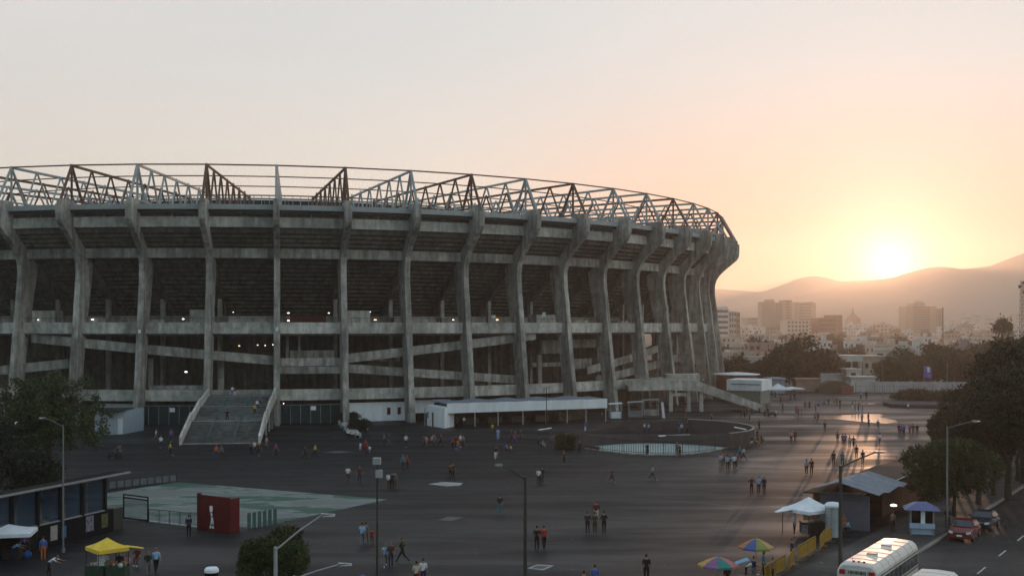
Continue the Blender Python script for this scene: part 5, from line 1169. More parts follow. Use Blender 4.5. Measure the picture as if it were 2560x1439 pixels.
for ri, (Y, n) in enumerate(rows):
    xa, xb = X_at(1798, Y), X_at(2600, Y); cnt = {}
    for i in range(n):
        x = xa+(xb-xa)*(i+.5+rh.uniform(-.25, .25))/n; y = Y+rh.uniform(-12, 12)
        ci = rh.choices(range(5), (5, 3, 1.3, 1.6, 1.5))[0]; st_ = rh.choices((1, 2, 3), (1.0, 3, 1.4))[0]; v_ = rh.randint(0, 1)
        if ri == 0 and 78 < x < 112: continue
        o = D.objects.new('house', hp[(ci, st_, v_)]); col.objects.link(o); o.location = (x, y, terr(0, y)); o.rotation_euler = (0, 0, rh.uniform(-.35, .35)); s_ = rh.uniform(.85, 1.15)*(1+max(0, Y-900)/900); o.scale = (s_, s_, 1+max(0, Y-900)/1500)
        tag(o, '%s %s-storey flat-roofed house, %s counting away from the stadium in the %s row' % (walls[ci][0], ('one', 'two', 'three')[st_-1], ORD[i], ROWN[ri]), 'house', 'houses of the city')
# towers
def tower(name, px0, px1, py, Y, mt, lab, floors=8, cols=4, dep=30, band=False, extra=()):
    x0, x1 = X_at(px0, Y), X_at(px1, Y); z0 = terr(0, Y); z1 = Z_at(py, Y); o = empty(name, ((x0+x1)/2, Y, z0), lab, 'building', group=None)
    m = MB(); m.box(x0, x1, Y, Y+dep, z0, z1); m.build('wall', mt, o, world=True)
    fh = (z1-z0)/floors
    wm = mat('far_window', (.05, .05, .055), .4, .1)
    cnt = 0
    for f_ in range(1, floors):
        if band: m = MB(); m.box(x0+.8, x1-.8, Y-.06, Y+.02, z0+f_*fh+fh*.2, z0+f_*fh+fh*.65); m.build('window_band', wm, o, world=True)
        else:
            for c_ in range(cols):
                if cnt > 90: break
                xx = x0+(x1-x0)*(c_+.5)/cols; ww = (x1-x0)/cols*.28; m = MB(); m.box(xx-ww, xx+ww, Y-.06, Y+.02, z0+f_*fh+fh*.25, z0+f_*fh+fh*.75); m.build('window', wm, o, world=True); cnt += 1
    for (a, b, pt) in extra: m = MB(); m.box(X_at(a, Y), X_at(b, Y), Y+2, Y+dep-2, z1, Z_at(pt, Y)); m.build('roof_block', mt, o, world=True)
    return o
tower('white_block', 1786, 1822, 770, 900, M_wht, 'white block with ribbon windows right behind the last stadium column', 7, band=True, extra=((1806, 1820, 765),))
tower('white_block', 1823, 1841, 778, 903, M_cream, 'narrow pale block attached beside the ribbon-window one', 6, 3)
tower('white_block', 1842, 1850, 780, 906, M_tan, 'tan end block of the pale hospital-like cluster', 6, 2)
tower('apartment_tower', 1905, 1938, 754, 1700, M_tan, 'tall tower with many windows, first of the joined pair', 14, 5, extra=((1920, 1936, 748),))
tower('apartment_tower', 1939, 1960, 756, 1706, M_cream, 'recessed middle tower with lined windows between two taller ones', 14, 4)
tower('apartment_tower', 1958.5, 1980, 749.5, 1692, M_tan, 'smooth tall tower slab next to the lined-window one', 12, 1)
tower('apartment_tower', 1987, 2040, 757, 1800, M_tan, 'broad blank tower slab standing apart on the skyline', 10, 1, extra=((1990, 2000, 755), (2010, 2018, 755), (2024, 2034, 754)))
tower('office_block', 2048, 2091, 794, 1150, M_brick, 'low dark brown block on the skyline between the towers and the spire', 5, band=True)
tower('office_block', 2078, 2106, 787, 1250, M_brick, 'brown block slightly taller behind the low dark one', 6, 2)
tower('office_block', 1968, 2022, 800, 1150, M_cream, 'cream block with vertical bays below the tower slabs', 5, 6)
tower('grand_block', 2266, 2341, 765, 1500, M_tan, 'massive square block with a domed cap under the setting sun', 12, 1, extra=((2287, 2314, 757),))
m_ = empty('cap_dome', (X_at(2300, 1506), 1510, Z_at(757, 1500)), 'rounded cap on top of the massive square block', 'dome')
m = MB(); m.lathe([(6.8, 0), (6.4, 1.5), (4.1, 2.6), (.1, 3.0)], n=16); m.build('shell', M_tan, m_)
tower('grand_block', 2342, 2357, 771, 1505, M_tan, 'slim annex beside the massive square block', 11, 1)
tower('hill_building', 2371, 2392, 800, 3300, M_tan, 'hazy stepped building, lowest of the hilltop group', 4, 1)
tower('hill_building', 2386, 2440, 791, 3320, M_tan, 'hazy long building on the hilltop with a small turret', 4, 1, extra=((2405, 2413, 784),))
tower('hill_building', 2425, 2458, 786, 3350, M_tan, 'hazy taller middle building of the hilltop group', 4, 1)
tower('hill_building', 2455, 2494, 793, 3290, M_tan, 'hazy low wing ending the hilltop group', 3, 1)
tower('hill_building', 2530, 2575, 784, 3100, M_tan, 'hazy block behind the lattice mast at the frame edge', 5, 1)
tower('grey_block', 1862, 1902, 793, 1900, M_tan, 'hazy low block between the white blocks and the joined towers', 4, 1)
# church-like roof with spire
sp = empty('spire_building', (X_at(2138, 1800), 1800, terr(0, 1800)), 'hazy steep-roofed building with a thin spire near the sun', 'building')
z0 = terr(0, 1800); Yc = 1800; x0, x1 = X_at(2124, Yc), X_at(2152, Yc); m = MB(); m.box(x0, x1, Yc, Yc+24, z0, Z_at(797, Yc)); m.build('wall', M_tan, sp, world=True)
m = MB(); zc = Z_at(797, Yc); m.hexa([(x0, Yc, zc), (x1, Yc, zc), (x1, Yc+24, zc), (x0, Yc+24, zc), (x0+7, Yc+11, zc+9), (x1-7, Yc+11, zc+9), (x1-7, Yc+13, zc+9), (x0+7, Yc+13, zc+9)]); m.build('roof', M_brick, sp, world=True)
m = MB(); m.tube(((x0+x1)/2, Yc+12, zc+8.5), ((x0+x1)/2, Yc+12, Z_at(767, Yc)), 1.3, .3); m.build('spire', M_brick, sp, world=True)
# lattice masts
def mast(px, Y, zt, w_, lab, dishes=False):
    o = empty('lattice_mast', (X_at(px, Y), Y, terr(0, Y)), lab, 'mast'); z0 = terr(0, Y); h_ = zt-z0; m = MB(); n = 12
    for i in range(n):
        a, b = w_*(1-.5*i/n), w_*(1-.5*(i+1)/n); za, zb = h_*i/n, h_*(i+1)/n
        for sx, sy in ((-1, -1), (1, -1), (1, 1), (-1, 1)): m.tube((sx*a, sy*a, za), (sx*b, sy*b, zb), .09, n=4)
        m.tube((-a, -a, za), (b, -b, zb), .06, n=4); m.tube((a, -a, za), (-b, -b, zb), .06, n=4); m.tube((-a, a, za), (b, b, zb), .06, n=4)
    m.build('lattice', M_dark, o)
    if dishes:
        for zz, s_ in ((h_-.6, 1), (h_-2.2, -1), (h_-4.5, 1)): m = MB(); m.box(s_*.5, s_*1.4, -.3, .3, zz-.7, zz+.5); m.build('antenna', M_dark, o)
mast(2555, 470, Z_at(702, 470), .9, 'tall dark lattice mast with antennas at the frame edge', True)
mast(2357, 800, Z_at(768, 800), .45, 'thin lattice mast beside the massive square block')
# ------------------------------------------------------------------ mountains
def ridge(name, pts, Y, dep, seed, base_y=None):
    r = np.random.RandomState(seed); xs = np.linspace(pts[0][0], pts[-1][0], 420); ys = np.interp(xs, [p[0] for p in pts], [p[1] for p in pts])
    k = np.ones(3)/3; ys = np.convolve(np.pad(ys, 1, mode='edge'), k, 'valid'); ys = ys+np.convolve(r.normal(size=len(xs)+6), np.ones(7)/7, 'valid')*1.0
    m = MB(); rows_ = [(-dep, 0), (-dep*.7, .22), (-dep*.45, .5), (-dep*.2, .8), (0, 1.0), (dep*.4, .75), (dep, 0)]
    nx = len(xs)
    for dy, f in rows_:
        nz = np.convolve(r.normal(size=nx+10), np.ones(11)/11, 'valid')
        for i in range(nx):
            top = H-(ys[i]-HY)*Y/F; zz = 15+(top-15)*f+(nz[i]*top*.10 if 0 < f < 1 else 0)-(20 if f == 0 else 0)
            yy = Y+dy; m.v.append(((xs[i]-CX)*Y/F*(1+dy/Y*.5), yy+(nz[i]*60 if 0 < f < 1 else 0), zz))
    for j in range(len(rows_)-1):
        for i in range(nx-1): a = j*nx+i; m.f.append((a, a+1, a+1+nx, a+nx)); m.m.append(0)
    o = m.build(name, M_mtn, smooth=True); tag(o, kind='structure'); return o
M_mtn = mat('dry_wooded_slope', (.05, .045, .035), .95, .3, .004)
ridge('mountains', [(300, 770), (900, 760), (1500, 745), (1700, 735), (1790, 721), (1850, 726), (1905, 730), (1955, 712), (2000, 694), (2035, 689), (2060, 693), (2100, 703), (2150, 701), (2185, 699), (2230, 697), (2300, 690), (2400, 700), (2700, 720), (3200, 740), (4000, 760)], 5600, 800, 5)
ridge('mountains', [(1700, 790), (1850, 770), (2000, 738), (2100, 715), (2180, 702), (2230, 693), (2270, 682), (2310, 671), (2340, 666), (2370, 667), (2405, 673), (2440, 669), (2480, 664), (2520, 648), (2560, 632), (2640, 600), (2760, 570), (2900, 560), (3200, 590), (3700, 690), (4100, 760)], 4700, 700, 6)

# ------------------------------------------------------------------ people
dg_wait = []
SK_M = [mat('skin', (.30, .17, .11), .6, .05)]
CL = {}
def cloth(nm, c): CL[nm] = mat('cloth_'+nm.replace(' ', '_'), c, .85, .2, 6); 
for nm, c in {'black': (.008, .008, .009), 'white': (.62, .64, .68), 'light blue': (.25, .42, .62), 'blue': (.05, .12, .38), 'navy': (.015, .02, .06), 'red': (.33, .02, .025), 'dark red': (.12, .015, .012), 'orange': (.45, .12, .03), 'yellow': (.5, .38, .05), 'grey': (.12, .13, .14), 'olive': (.05, .05, .025), 'brown': (.08, .04, .025), 'teal': (.02, .18, .24), 'purple': (.16, .10, .32), 'pink': (.5, .22, .26), 'cream': (.5, .45, .36), 'dark green': (.012, .03, .02), 'jeans': (.04, .06, .12), 'khaki': (.2, .15, .09), 'magenta': (.3, .03, .12)}.items(): cloth(nm, c)
HAIR = mat('dark_hair', (.01, .008, .007), .7, .1); SHOE = mat('dark_shoe', (.015, .015, .015), .7, .1); SHOEW = mat('white_shoe', (.6, .6, .6), .7, .1)
def person_mesh(name, lh=0, rh_=0, lk=0, rk=0, ls=(0, 6), rs=(0, 6), le=10, re=10, lean=0, sit=0):
    """one skin-grown body; angles in degrees, forward is -y"""
    v = []; e = []; rad = []
    def add(p, r_, par=None): v.append(Vector(p)); rad.append(r_); i = len(v)-1; (e.append((par, i)) if par is not None else None); return i
    def fw(a): return Vector((0, -math.sin(R(a)), -math.cos(R(a))))      # direction of a limb hanging, swung forward by a
    pel = add((0, 0, .93), (.145, .105))
    sp_ = Vector((0, -math.sin(R(lean)), math.cos(R(lean))))
    wa = add(v[pel]+sp_*.14, (.135, .095), pel); ch = add(v[pel]+sp_*.38, (.17, .11), wa); ub = add(v[pel]+sp_*.50, (.11, .08), ch); nk = add(v[pel]+sp_*.585, (.05, .05), ub)
    h1 = add(v[nk]+Vector((0, -.02, .06)), (.066, .075), nk); h2 = add(v[h1]+Vector((0, -.005, .09)), (.078, .095), h1); h3 = add(v[h2]+Vector((0, .01, .075)), (.06, .07), h2)
    seg = []
    hands = []; feet = []
    for s_, hip, knee, sh_a, el in ((-1, lh, lk, ls, le), (1, rh_, rk, rs, re)):
        hp_ = add(v[pel]+Vector((s_*.095, 0, -.05)), (.10, .10), pel); kn = add(v[hp_]+fw(hip)*.42, (.062, .065), hp_); mid = add(v[hp_]+fw(hip)*.2, (.085, .085)) if False else None
        an = add(v[kn]+fw(hip-knee)*.41, (.04, .045), kn); cf__ = None
        ft = add(v[an]+Vector((0, -.14, -.035)), (.04, .03), an); feet.append((an, ft))
        shd = add(v[ch]+Vector((s_*.185, 0, .06)), (.062, .06), ch); out = Vector((s_*math.sin(R(sh_a[1])), 0, 0))
        d1 = (fw(sh_a[0])+out).normalized(); elb = add(v[shd]+d1*.28, (.042, .042), shd); d2 = (fw(sh_a[0]+el)+out*.4).normalized(); wr = add(v[elb]+d2*.25, (.028, .026), elb); hn = add(v[wr]+d2*.075, (.036, .02), wr)
        hands.append((v[hn].copy(), d2, s_))
    lo = min(v[i].z for p in feet for i in p)-.035
    for q in v: q.z -= lo
    for i, (hp__, d2, s_) in enumerate(hands): hp__.z -= lo
    me = D.meshes.new(name); me.from_pydata(v, e, []); o = D.objects.new(name, me); col.objects.link(o)
    sk_ = o.modifiers.new('skin', 'SKIN'); sk_.use_smooth_shade = True
    for i, r_ in enumerate(rad): me.skin_vertices[0].data[i].radius = r_ if isinstance(r_, tuple) else (r_, r_)
    me.skin_vertices[0].data[pel].use_root = True
    sb = o.modifiers.new('sub', 'SUBSURF'); sb.levels = 1; sb.render_levels = 1
    dgr = bpy.context.evaluated_depsgraph_get(); ev = o.evaluated_get(dgr); out_me = D.meshes.new_from_object(ev)
    D.objects.remove(o)
    vv = [tuple(x.co) for x in out_me.vertices]; ff = [tuple(p.vertices) for p in out_me.polygons]
    mi = []
    nz = v[nk].z; bones = []
    def seg_d(p, a, b):
        ab = b-a; t = max(0, min(1, (p-a).dot(ab)/ab.length_squared)); return (p-(a+ab*t)).length
    B_ = []
    for a, b in e:
        k = 1
        if b in (h1, h2, h3): k = 0
        elif b == nk: k = 0
        else:
            pass
        B_.append((a, b, k))
    # classify by vertex index order: 8 torso/head, then per side hip,knee,ankle,foot,shoulder,elbow,wrist,hand
    cls = {}
    for s0 in (8, 16):
        cls[s0] = 2; cls[s0+1] = 2; cls[s0+2] = 2; cls[s0+3] = 3; cls[s0+4] = 1; cls[s0+5] = 1; cls[s0+6] = 0; cls[s0+7] = 0
    for k in (1, 2, 3): cls[k] = 1
    cls[4] = 0
    for k in (5, 6, 7): cls[k] = 0
    for f in ff:
        c_ = Vector((0, 0, 0))
        for i in f: c_ += Vector(vv[i])
        c_ /= len(f); best = min(e, key=lambda ab: seg_d(c_, v[ab[0]], v[ab[1]])); k = cls[best[1]]
        if best[0] == 0 and best[1] in (8, 16): k = 2
        if best[1] in (5, 6, 7) and c_.z > nz+.05 and (c_.y > v[h2].y+.0 or c_.z > v[h2].z+.055): k = 4
        mi.append(k)
    m = MB(); m.v = vv; m.f = ff; m.m = mi
    for hp__, d2, s_ in hands:          # fingers and thumb
        a = d2.cross(Vector((1, 0, 0))).normalized(); 
        for j, (off, ln) in enumerate(((-.024, .062), (-.008, .072), (.008, .068), (.023, .052))):
            b0_ = hp__+a*off+d2*.015; b1_ = b0_+d2*ln*.55; b2_ = b1_+(d2*.8-Vector((s_*.6, 0, 0))).normalized()*ln*.5
            m.tube(b0_, b1_, .0085, .008, n=5, mi=0); m.tube(b1_, b2_, .008, .006, n=5, mi=0)
        m.tube(hp__-d2*.02-a*.02, hp__-a*.05+d2*.02, .0095, .008, n=5, mi=0)
    hx = v[h2]; m.tube(hx+Vector((0, -.085, -.005)), hx+Vector((0, -.112, -.025)), .012, .016, n=5, mi=0)   # nose
    for s_ in (-1, 1): m.tube(hx+Vector((s_*.07, .005, -.02)), hx+Vector((s_*.092, .012, -.005)), .02, .014, n=5, mi=0)   # ears
    for s_ in (-1, 1): m.tube(hx+Vector((s_*.03, -.078, .012)), hx+Vector((s_*.03, -.093, .012)), .012, .008, n=5, mi=4)   # eyes
    m.tube(hx+Vector((-.022, -.09, -.062)), hx+Vector((.022, -.09, -.062)), .007, n=4, mi=5)                              # mouth
    me = D.meshes.new(name); me.from_pydata(m.v, [], m.f)
    for q in (SK_M[0], CL['white'], CL['black'], SHOE, HAIR, CL['dark red']): me.materials.append(q)
    me.polygons.foreach_set('material_index', m.m); me.polygons.foreach_set('use_smooth', [True]*len(m.f)); me.update(); return me
POSE = {
 'standing': person_mesh('person', 2, -2, 2, 2, (4, 7), (-3, 7), 12, 14),
 'waiting': person_mesh('person', 6, -4, 10, 2, (12, 14), (8, 12), 70, 30),
 'walking': person_mesh('person', 24, -18, 6, 22, (-20, 7), (20, 7), 15, 25, 3),
 'striding': person_mesh('person', 32, -28, 8, 20, (-28, 9), (26, 8), 20, 35, 5),
 'strolling': person_mesh('person', -14, 18, 18, 4, (14, 8), (-12, 8), 20, 12, 2),
 'phone': person_mesh('person', 2, -3, 3, 2, (40, 10), (48, 10), 85, 80, 3),
 'carrying': person_mesh('person', 10, -10, 6, 12, (30, 10), (30, 10), 60, 60, 4),
 'hips': person_mesh('person', 1, -1, 1, 1, (-12, 42), (-12, 42), 50, 50, 0),
 'crouching': person_mesh('person', 100, 92, 135, 130, (45, 10), (40, 10), 40, 45, 22),
 'seated': person_mesh('person', 88, 84, 88, 80, (30, 10), (28, 10), 40, 45, 8),
 'bending': person_mesh('person', 14, -10, 12, 4, (60, 8), (70, 8), 10, 5, 62),
}
VERB = {'standing': 'standing', 'waiting': 'waiting', 'walking': 'walking', 'striding': 'striding', 'strolling': 'strolling', 'phone': 'looking at a phone', 'carrying': 'carrying something', 'hips': 'standing with hands on hips', 'crouching': 'crouching', 'seated': 'seated low', 'bending': 'bending over'}
rp = random.Random(3); ALL = []
def people(where, rows, scale=1.0):
    """rows: (px, py of the feet, pose, top, bottom[, size[, yaw[, floor z, depth]]])"""
    for q in rows:
        px, py, pose, top, bot = q[:5]; sz = q[5] if len(q) > 5 and q[5] else rp.uniform(.96, 1.05); yaw = q[6] if len(q) > 6 and q[6] is not None else rp.uniform(0, 360)
        o = D.objects.new('person', POSE[pose]); col.objects.link(o)
        if len(q) > 7: o.location = (X_at(px, q[8]), q[8], q[7])
        else: o.location = G(px, py)
        if pose == 'seated' and len(q) <= 7: o.location.z -= .0
        o.scale = (sz*scale*1.05,)*2+(sz*scale,); o.rotation_euler = (0, 0, R(yaw))
        for i, mm in ((1, CL[top]), (2, CL[bot])): o.material_slots[i].link = 'OBJECT'; o.material_slots[i].material = mm
        if rp.random() < .3: o.material_slots[3].link = 'OBJECT'; o.material_slots[3].material = SHOEW
        ALL.append((o, top, bot, VERB[pose], where, px, sz))
P_ = people
P_('near the foot of the broad staircase', [(402, 1119, 'walking', 'white', 'navy', 1, 20), (390, 1101, 'walking', 'cream', 'grey'), (428, 1103, 'standing', 'purple', 'navy'), (425, 1138, 'walking', 'yellow', 'black')])
P_('beside the motorcycle on the dark plaza', [(293, 1147, 'walking', 'black', 'black', 1, 90), (299, 1146, 'walking', 'grey', 'black', 1, 100)])
P_('beside the white-blue canopy', [(108, 1400, 'standing', 'blue', 'orange', 1, 200), (30, 1400, 'bending', 'light blue', 'navy', .95, 100), (60, 1388, 'waiting', 'purple', 'black'), (122, 1440, 'bending', 'white', 'black', 1, 90)])
P_('in front of the glass shelter posters', [(115, 1346, 'standing', 'cream', 'brown', 1, 190), (139, 1338, 'waiting', 'blue', 'black')])
P_('near the red kiosk', [(472, 1341, 'standing', 'navy', 'black', 1, 200)])
P_('beside the yellow canopy', [(390, 1432, 'walking', 'light blue', 'black', 1.03, 30), (370, 1436, 'walking', 'dark green', 'grey', .95, 20), (344, 1412, 'seated', 'dark red', 'brown', 1, 0), (300, 1442, 'standing', 'black', 'black', .98, 0), (262, 1440, 'waiting', 'white', 'navy', 1, 0), (318, 1440, 'carrying', 'pink', 'navy', .9, 0)])
P_('on the plaza below the broad staircase', [(541, 1146, 'standing', 'orange', 'jeans', 1, 0), (554, 1146, 'standing', 'grey', 'brown', .97, 0), (627, 1135, 'standing', 'grey', 'black'), (637, 1133, 'walking', 'white', 'navy'), (647, 1139, 'walking', 'dark red', 'black', 1, 40), (666, 1119, 'walking', 'pink', 'khaki'), (689, 1141, 'walking', 'magenta', 'black', 1, 60)])
P_('between the gate and the green court', [(762, 1148, 'striding', 'black', 'black', 1.05, 80), (787, 1142, 'striding', 'yellow', 'black', 1, 80)])
P_('by the planted bed with bollards', [(901, 1124, 'walking', 'white', 'white', .62), (914, 1134, 'walking', 'red', 'dark red', 1.08, 10), (924, 1135, 'walking', 'white', 'grey', .7)])
P_('just beyond the floodlight pole', [(870, 1205, 'standing', 'white', 'brown', 1, 180), (899, 1206, 'standing', 'dark red', 'navy', 1.02, 0)])
P_('in front of the floodlight pole', [(905, 1361, 'walking', 'light blue', 'grey', 1, 180), (915, 1358, 'walking', 'grey', 'grey', .97, 180), (930, 1358, 'walking', 'red', 'brown', .68, 180)])
P_('beside the lower part of the floodlight pole', [(1006, 1404, 'striding', 'dark green', 'black', 1.05, 260), (963, 1416, 'walking', 'light blue', 'grey', .97, 10), (977, 1417, 'standing', 'brown', 'navy', 1.02, 10)])
P_('on the broad staircase', [(568, 1057, 'walking', 'black', 'black', 1, 180, 2.5, SK(0, 21.5, 0).y), (587, 978, 'walking', 'red', 'white', .85, 0, 5.0, SK(0, 2.5, 0).y), (581, 978, 'walking', 'white', 'purple', 1, 0, 5.0, SK(0, 2.2, 0).y), (637, 1052, 'walking', 'yellow', 'black', 1, 0, 3.05, SK(0, 17, 0).y), (643, 1040, 'walking', 'white', 'black', 1, 0, 3.55, SK(0, 14.5, 0).y), (650, 1030, 'walking', 'purple', 'navy', 1, 0, 4.0, SK(0, 12, 0).y)])
P_('in the shadow under the staircase edge', [(684, 1070, 'standing', 'purple', 'navy', .8)])
P_('on the plaza in front of the white booth', [(961, 1113, 'walking', 'grey', 'black'), (974, 1114, 'walking', 'black', 'grey'), (1015, 1117, 'standing', 'white', 'black', 1, 0), (1061, 1119, 'walking', 'brown', 'black'), (1066, 1117, 'walking', 'pink', 'khaki'), (1079, 1117, 'walking', 'yellow', 'black'), (1085, 1115, 'walking', 'purple', 'grey'), (1101, 1115, 'striding', 'dark red', 'black', 1.05, 60)])
P_('in the huddle before the long awning', [(1132, 1120, 'standing', 'magenta', 'black', .85), (1140, 1122, 'standing', 'dark red', 'black', 1.05), (1145, 1130, 'standing', 'orange', 'blue', 1.0), (1151, 1118, 'standing', 'white', 'olive', 1.08), (1158, 1118, 'standing', 'pink', 'brown', 1)])
P_('between the awning and the round terrace', [(1231, 1083, 'walking', 'yellow', 'olive', .95), (1245, 1099, 'standing', 'light blue', 'light blue', 1, 180), (1278, 1102, 'walking', 'black', 'black', 1, 90), (1287, 1104, 'walking', 'red', 'purple', 1, 90), (1301, 1102, 'walking', 'black', 'brown', 1, 90), (1268, 1129, 'crouching', 'purple', 'black', .95), (1278, 1128, 'crouching', 'yellow', 'brown', .75)])
P_('alone on the plaza before the round terrace', [(1240, 1148, 'walking', 'black', 'white', 1, 0)])
P_('at the kerb end of the round terrace', [(1345, 1118, 'seated', 'black', 'black', 1, 90), (1356, 1118, 'seated', 'light blue', 'white', .85, 90)])
P_('just in front of the olive hedge', [(1410, 1161, 'walking', 'olive', 'black', 1, 10), (1449, 1135, 'hips', 'dark green', 'black', 1, 0)])
P_('in the middle of the plaza near the white square', [(1008, 1176, 'standing', 'teal', 'navy', 1.08, 0), (1018, 1174, 'standing', 'red', 'brown', 1, 0), (1126, 1195, 'walking', 'brown', 'black', .95, 180), (1132, 1194, 'walking', 'dark red', 'black', 1, 180)])
P_('beyond the tall dark lamp post', [(972, 1222, 'standing', 'white', 'brown', 1, 180), (980, 1222, 'standing', 'navy', 'black', 1.02, 180), (987, 1220, 'standing', 'grey', 'brown', 1.02, 180)])
P_('near the arm of the tall dark lamp', [(1347, 1211, 'standing', 'white', 'black', 1, 180), (1355, 1206, 'standing', 'black', 'black', 1, 180), (1250, 1285, 'standing', 'black', 'teal', 1.02, 160)])
P_('beside the tall dark lamp post', [(1342, 1372, 'standing', 'black', 'black', 1, 170), (1360, 1372, 'walking', 'red', 'black', 1.04, 190)])
P_('cut off by the frame bottom in mid-plaza', [(1041, 1468, 'standing', 'cream', 'dark red', .97, 180), (1058, 1462, 'standing', 'white', 'navy', 1, 180), (1487, 1480, 'standing', 'blue', 'navy', 1, 180), (1460, 1497, 'standing', 'dark red', 'black', 1, 180)])
P_('striding across the open asphalt', [(1529, 1205, 'striding', 'brown', 'navy', .95, 70), (1631, 1201, 'striding', 'light blue', 'black', 1.05, 80)])
P_('in the talking group on the open asphalt', [(1491, 1305, 'standing', 'dark red', 'cream', 1.05, 180), (1469, 1332, 'standing', 'navy', 'black', 1, 160), (1487, 1333, 'standing', 'olive', 'olive', 1, 180), (1510, 1332, 'waiting', 'black', 'black', 1.03, 190)])
P_('alone at the frame bottom', [(1616, 1455, 'standing', 'black', 'black', 1.06, 180)])
P_('behind the curved wall of the round terrace', [(1463, 1082, 'standing', 'blue', 'white', 1), (1611, 1083, 'standing', 'white', 'navy', 1), (1622, 1083, 'standing', 'light blue', 'navy', .95), (1698, 1084, 'standing', 'navy', 'grey', 1.1), (1704, 1085, 'standing', 'light blue', 'navy', 1), (1719, 1082, 'standing', 'black', 'black', 1.1), (1811, 1086, 'standing', 'white', 'olive', 1)])
P_('against the barred fence', [(1618, 1139, 'standing', 'black', 'black', .95, 0), (1692, 1138, 'standing', 'grey', 'black', 1, 0), (1699, 1139, 'standing', 'dark red', 'black', .85, 0)])
P_('between the round terrace and the side stair', [(1715, 1040, 'standing', 'grey', 'brown', 1), (1779, 1056, 'standing', 'khaki', 'olive', 1), (1852, 1045, 'standing', 'black', 'navy'), (1861, 1044, 'standing', 'brown', 'black'), (1868, 1035, 'standing', 'grey', 'olive', 1.02), (1874, 1052, 'standing', 'khaki', 'black', 1.02), (1898, 1073, 'walking', 'brown', 'black', 1, 180)])
P_('in the seated cluster outside the round terrace', [(1873, 1108, 'seated', 'white', 'black', .95), (1880, 1113, 'seated', 'black', 'white', 1), (1890, 1112, 'seated', 'khaki', 'yellow', .95), (1897, 1111, 'seated', 'dark red', 'brown', 1), (1903, 1108, 'seated', 'brown', 'black', 1), (1893, 1100, 'standing', 'black', 'black', .95)])
P_('in the group just outside the terrace corner', [(1802, 1169, 'standing', 'light blue', 'khaki', 1, 150), (1808, 1165, 'standing', 'orange', 'black', 1, 180), (1819, 1175, 'standing', 'light blue', 'black', 1.04, 180), (1823, 1173, 'standing', 'dark red', 'black', .9), (1836, 1173, 'waiting', 'white', 'black', 1.03, 180), (1842, 1170, 'standing', 'brown', 'black', .98), (1850, 1148, 'walking', 'teal', 'navy', 1), (1859, 1150, 'striding', 'cream', 'black', 1.03, 60)])
P_('in the row of three on the sunlit asphalt', [(1879, 1234, 'hips', 'dark red', 'black', 1, 10), (1897, 1234, 'standing', 'light blue', 'black', 1.03, 10), (1910, 1234, 'standing', 'navy', 'black', 1, 10)])
P_('under the white peaked tent flap', [(1986, 1338, 'standing', 'light blue', 'black', 1.02, 60)])
P_('at the round clear booth', [(2081, 1343, 'bending', 'white', 'dark red', .95, 120), (2113, 1326, 'seated', 'orange', 'brown', 1), (2124, 1333, 'crouching', 'light blue', 'black', 1, 270), (2119, 1316, 'standing', 'dark red', 'black', .85)])
P_('at the yellow barriers', [(1980, 1409, 'standing', 'navy', 'black', 1.05, 90)])
P_('under the parasols', [(1909, 1445, 'standing', 'teal', 'black', 1.03, 60), (1866, 1452, 'bending', 'white', 'black', 1, 60), (1884, 1456, 'waiting', 'navy', 'grey', 1), (1818, 1478, 'standing', 'black', 'black', 1), (1932, 1452, 'standing', 'khaki', 'black', .9)])
P_('at the foot of the side stair', [(1914, 1039, 'seated', 'brown', 'black', 1), (1920, 1036, 'seated', 'black', 'black', 1), (1941, 1041, 'seated', 'white', 'brown', 1), (1957, 1026, 'standing', 'brown', 'olive', 1), (1951, 1010, 'standing', 'brown', 'black', 1), (1899, 1030, 'crouching', 'grey', 'black', .9)])
P_('on the side stair', [(1822, 985, 'walking', 'grey', 'black', 1, 90, 2.6, 226), (1834, 990, 'walking', 'pink', 'dark red', .95, 90, 2.1, 226.5), (1763, 970, 'walking', 'dark red', 'black', 1, 90, 4.7, 226), (1757, 968, 'walking', 'cream', 'navy', 1, 90, 4.9, 226), (1880, 1005, 'walking', 'black', 'black', 1, 270, .9, 227)])
P_('in the loose crowd past the side stair', [(1990, 1037, 'standing', 'purple', 'grey', 1.04), (1996, 1039, 'standing', 'magenta', 'black', 1), (2004, 1041, 'standing', 'brown', 'grey', 1), (2013, 1022, 'standing', 'purple', 'brown', 1), (2024, 1022, 'standing', 'brown', 'black', 1), (2039, 1027, 'standing', 'blue', 'brown', 1), (2046, 1029, 'standing', 'navy', 'light blue', 1.05), (2037, 1053, 'walking', 'brown', 'black', .9), (2045, 1053, 'walking', 'dark red', 'black', .9), (2060, 1014, 'walking', 'purple', 'black', .8), (2071, 1015, 'walking', 'navy', 'brown', 1), (2085, 1011, 'standing', 'red', 'black', .95), (2092, 1012, 'standing', 'brown', 'navy', .95), (2100, 1021, 'standing', 'black', 'brown', 1.12)])
P_('far out near the planted island', [(2152, 998, 'standing', 'white', 'brown', 1), (2166, 998, 'standing', 'black', 'black', 1.1), (2131, 1024, 'standing', 'grey', 'white', 1), (2138, 1027, 'standing', 'teal', 'brown', 1.02), (2146, 1026, 'standing', 'brown', 'black', 1), (2156, 1025, 'standing', 'white', 'navy', 1), (2270, 1026, 'walking', 'white', 'grey', .9)])
P_('at the gleaming puddle', [(2155, 1054, 'standing', 'white', 'brown', 1), (2171, 1056, 'standing', 'dark red', 'navy', 1.02), (2172, 1066, 'standing', 'blue', 'navy', .85), (2195, 1074, 'walking', 'teal', 'grey', 1), (2062, 1079, 'standing', 'dark green', 'olive', 1)])
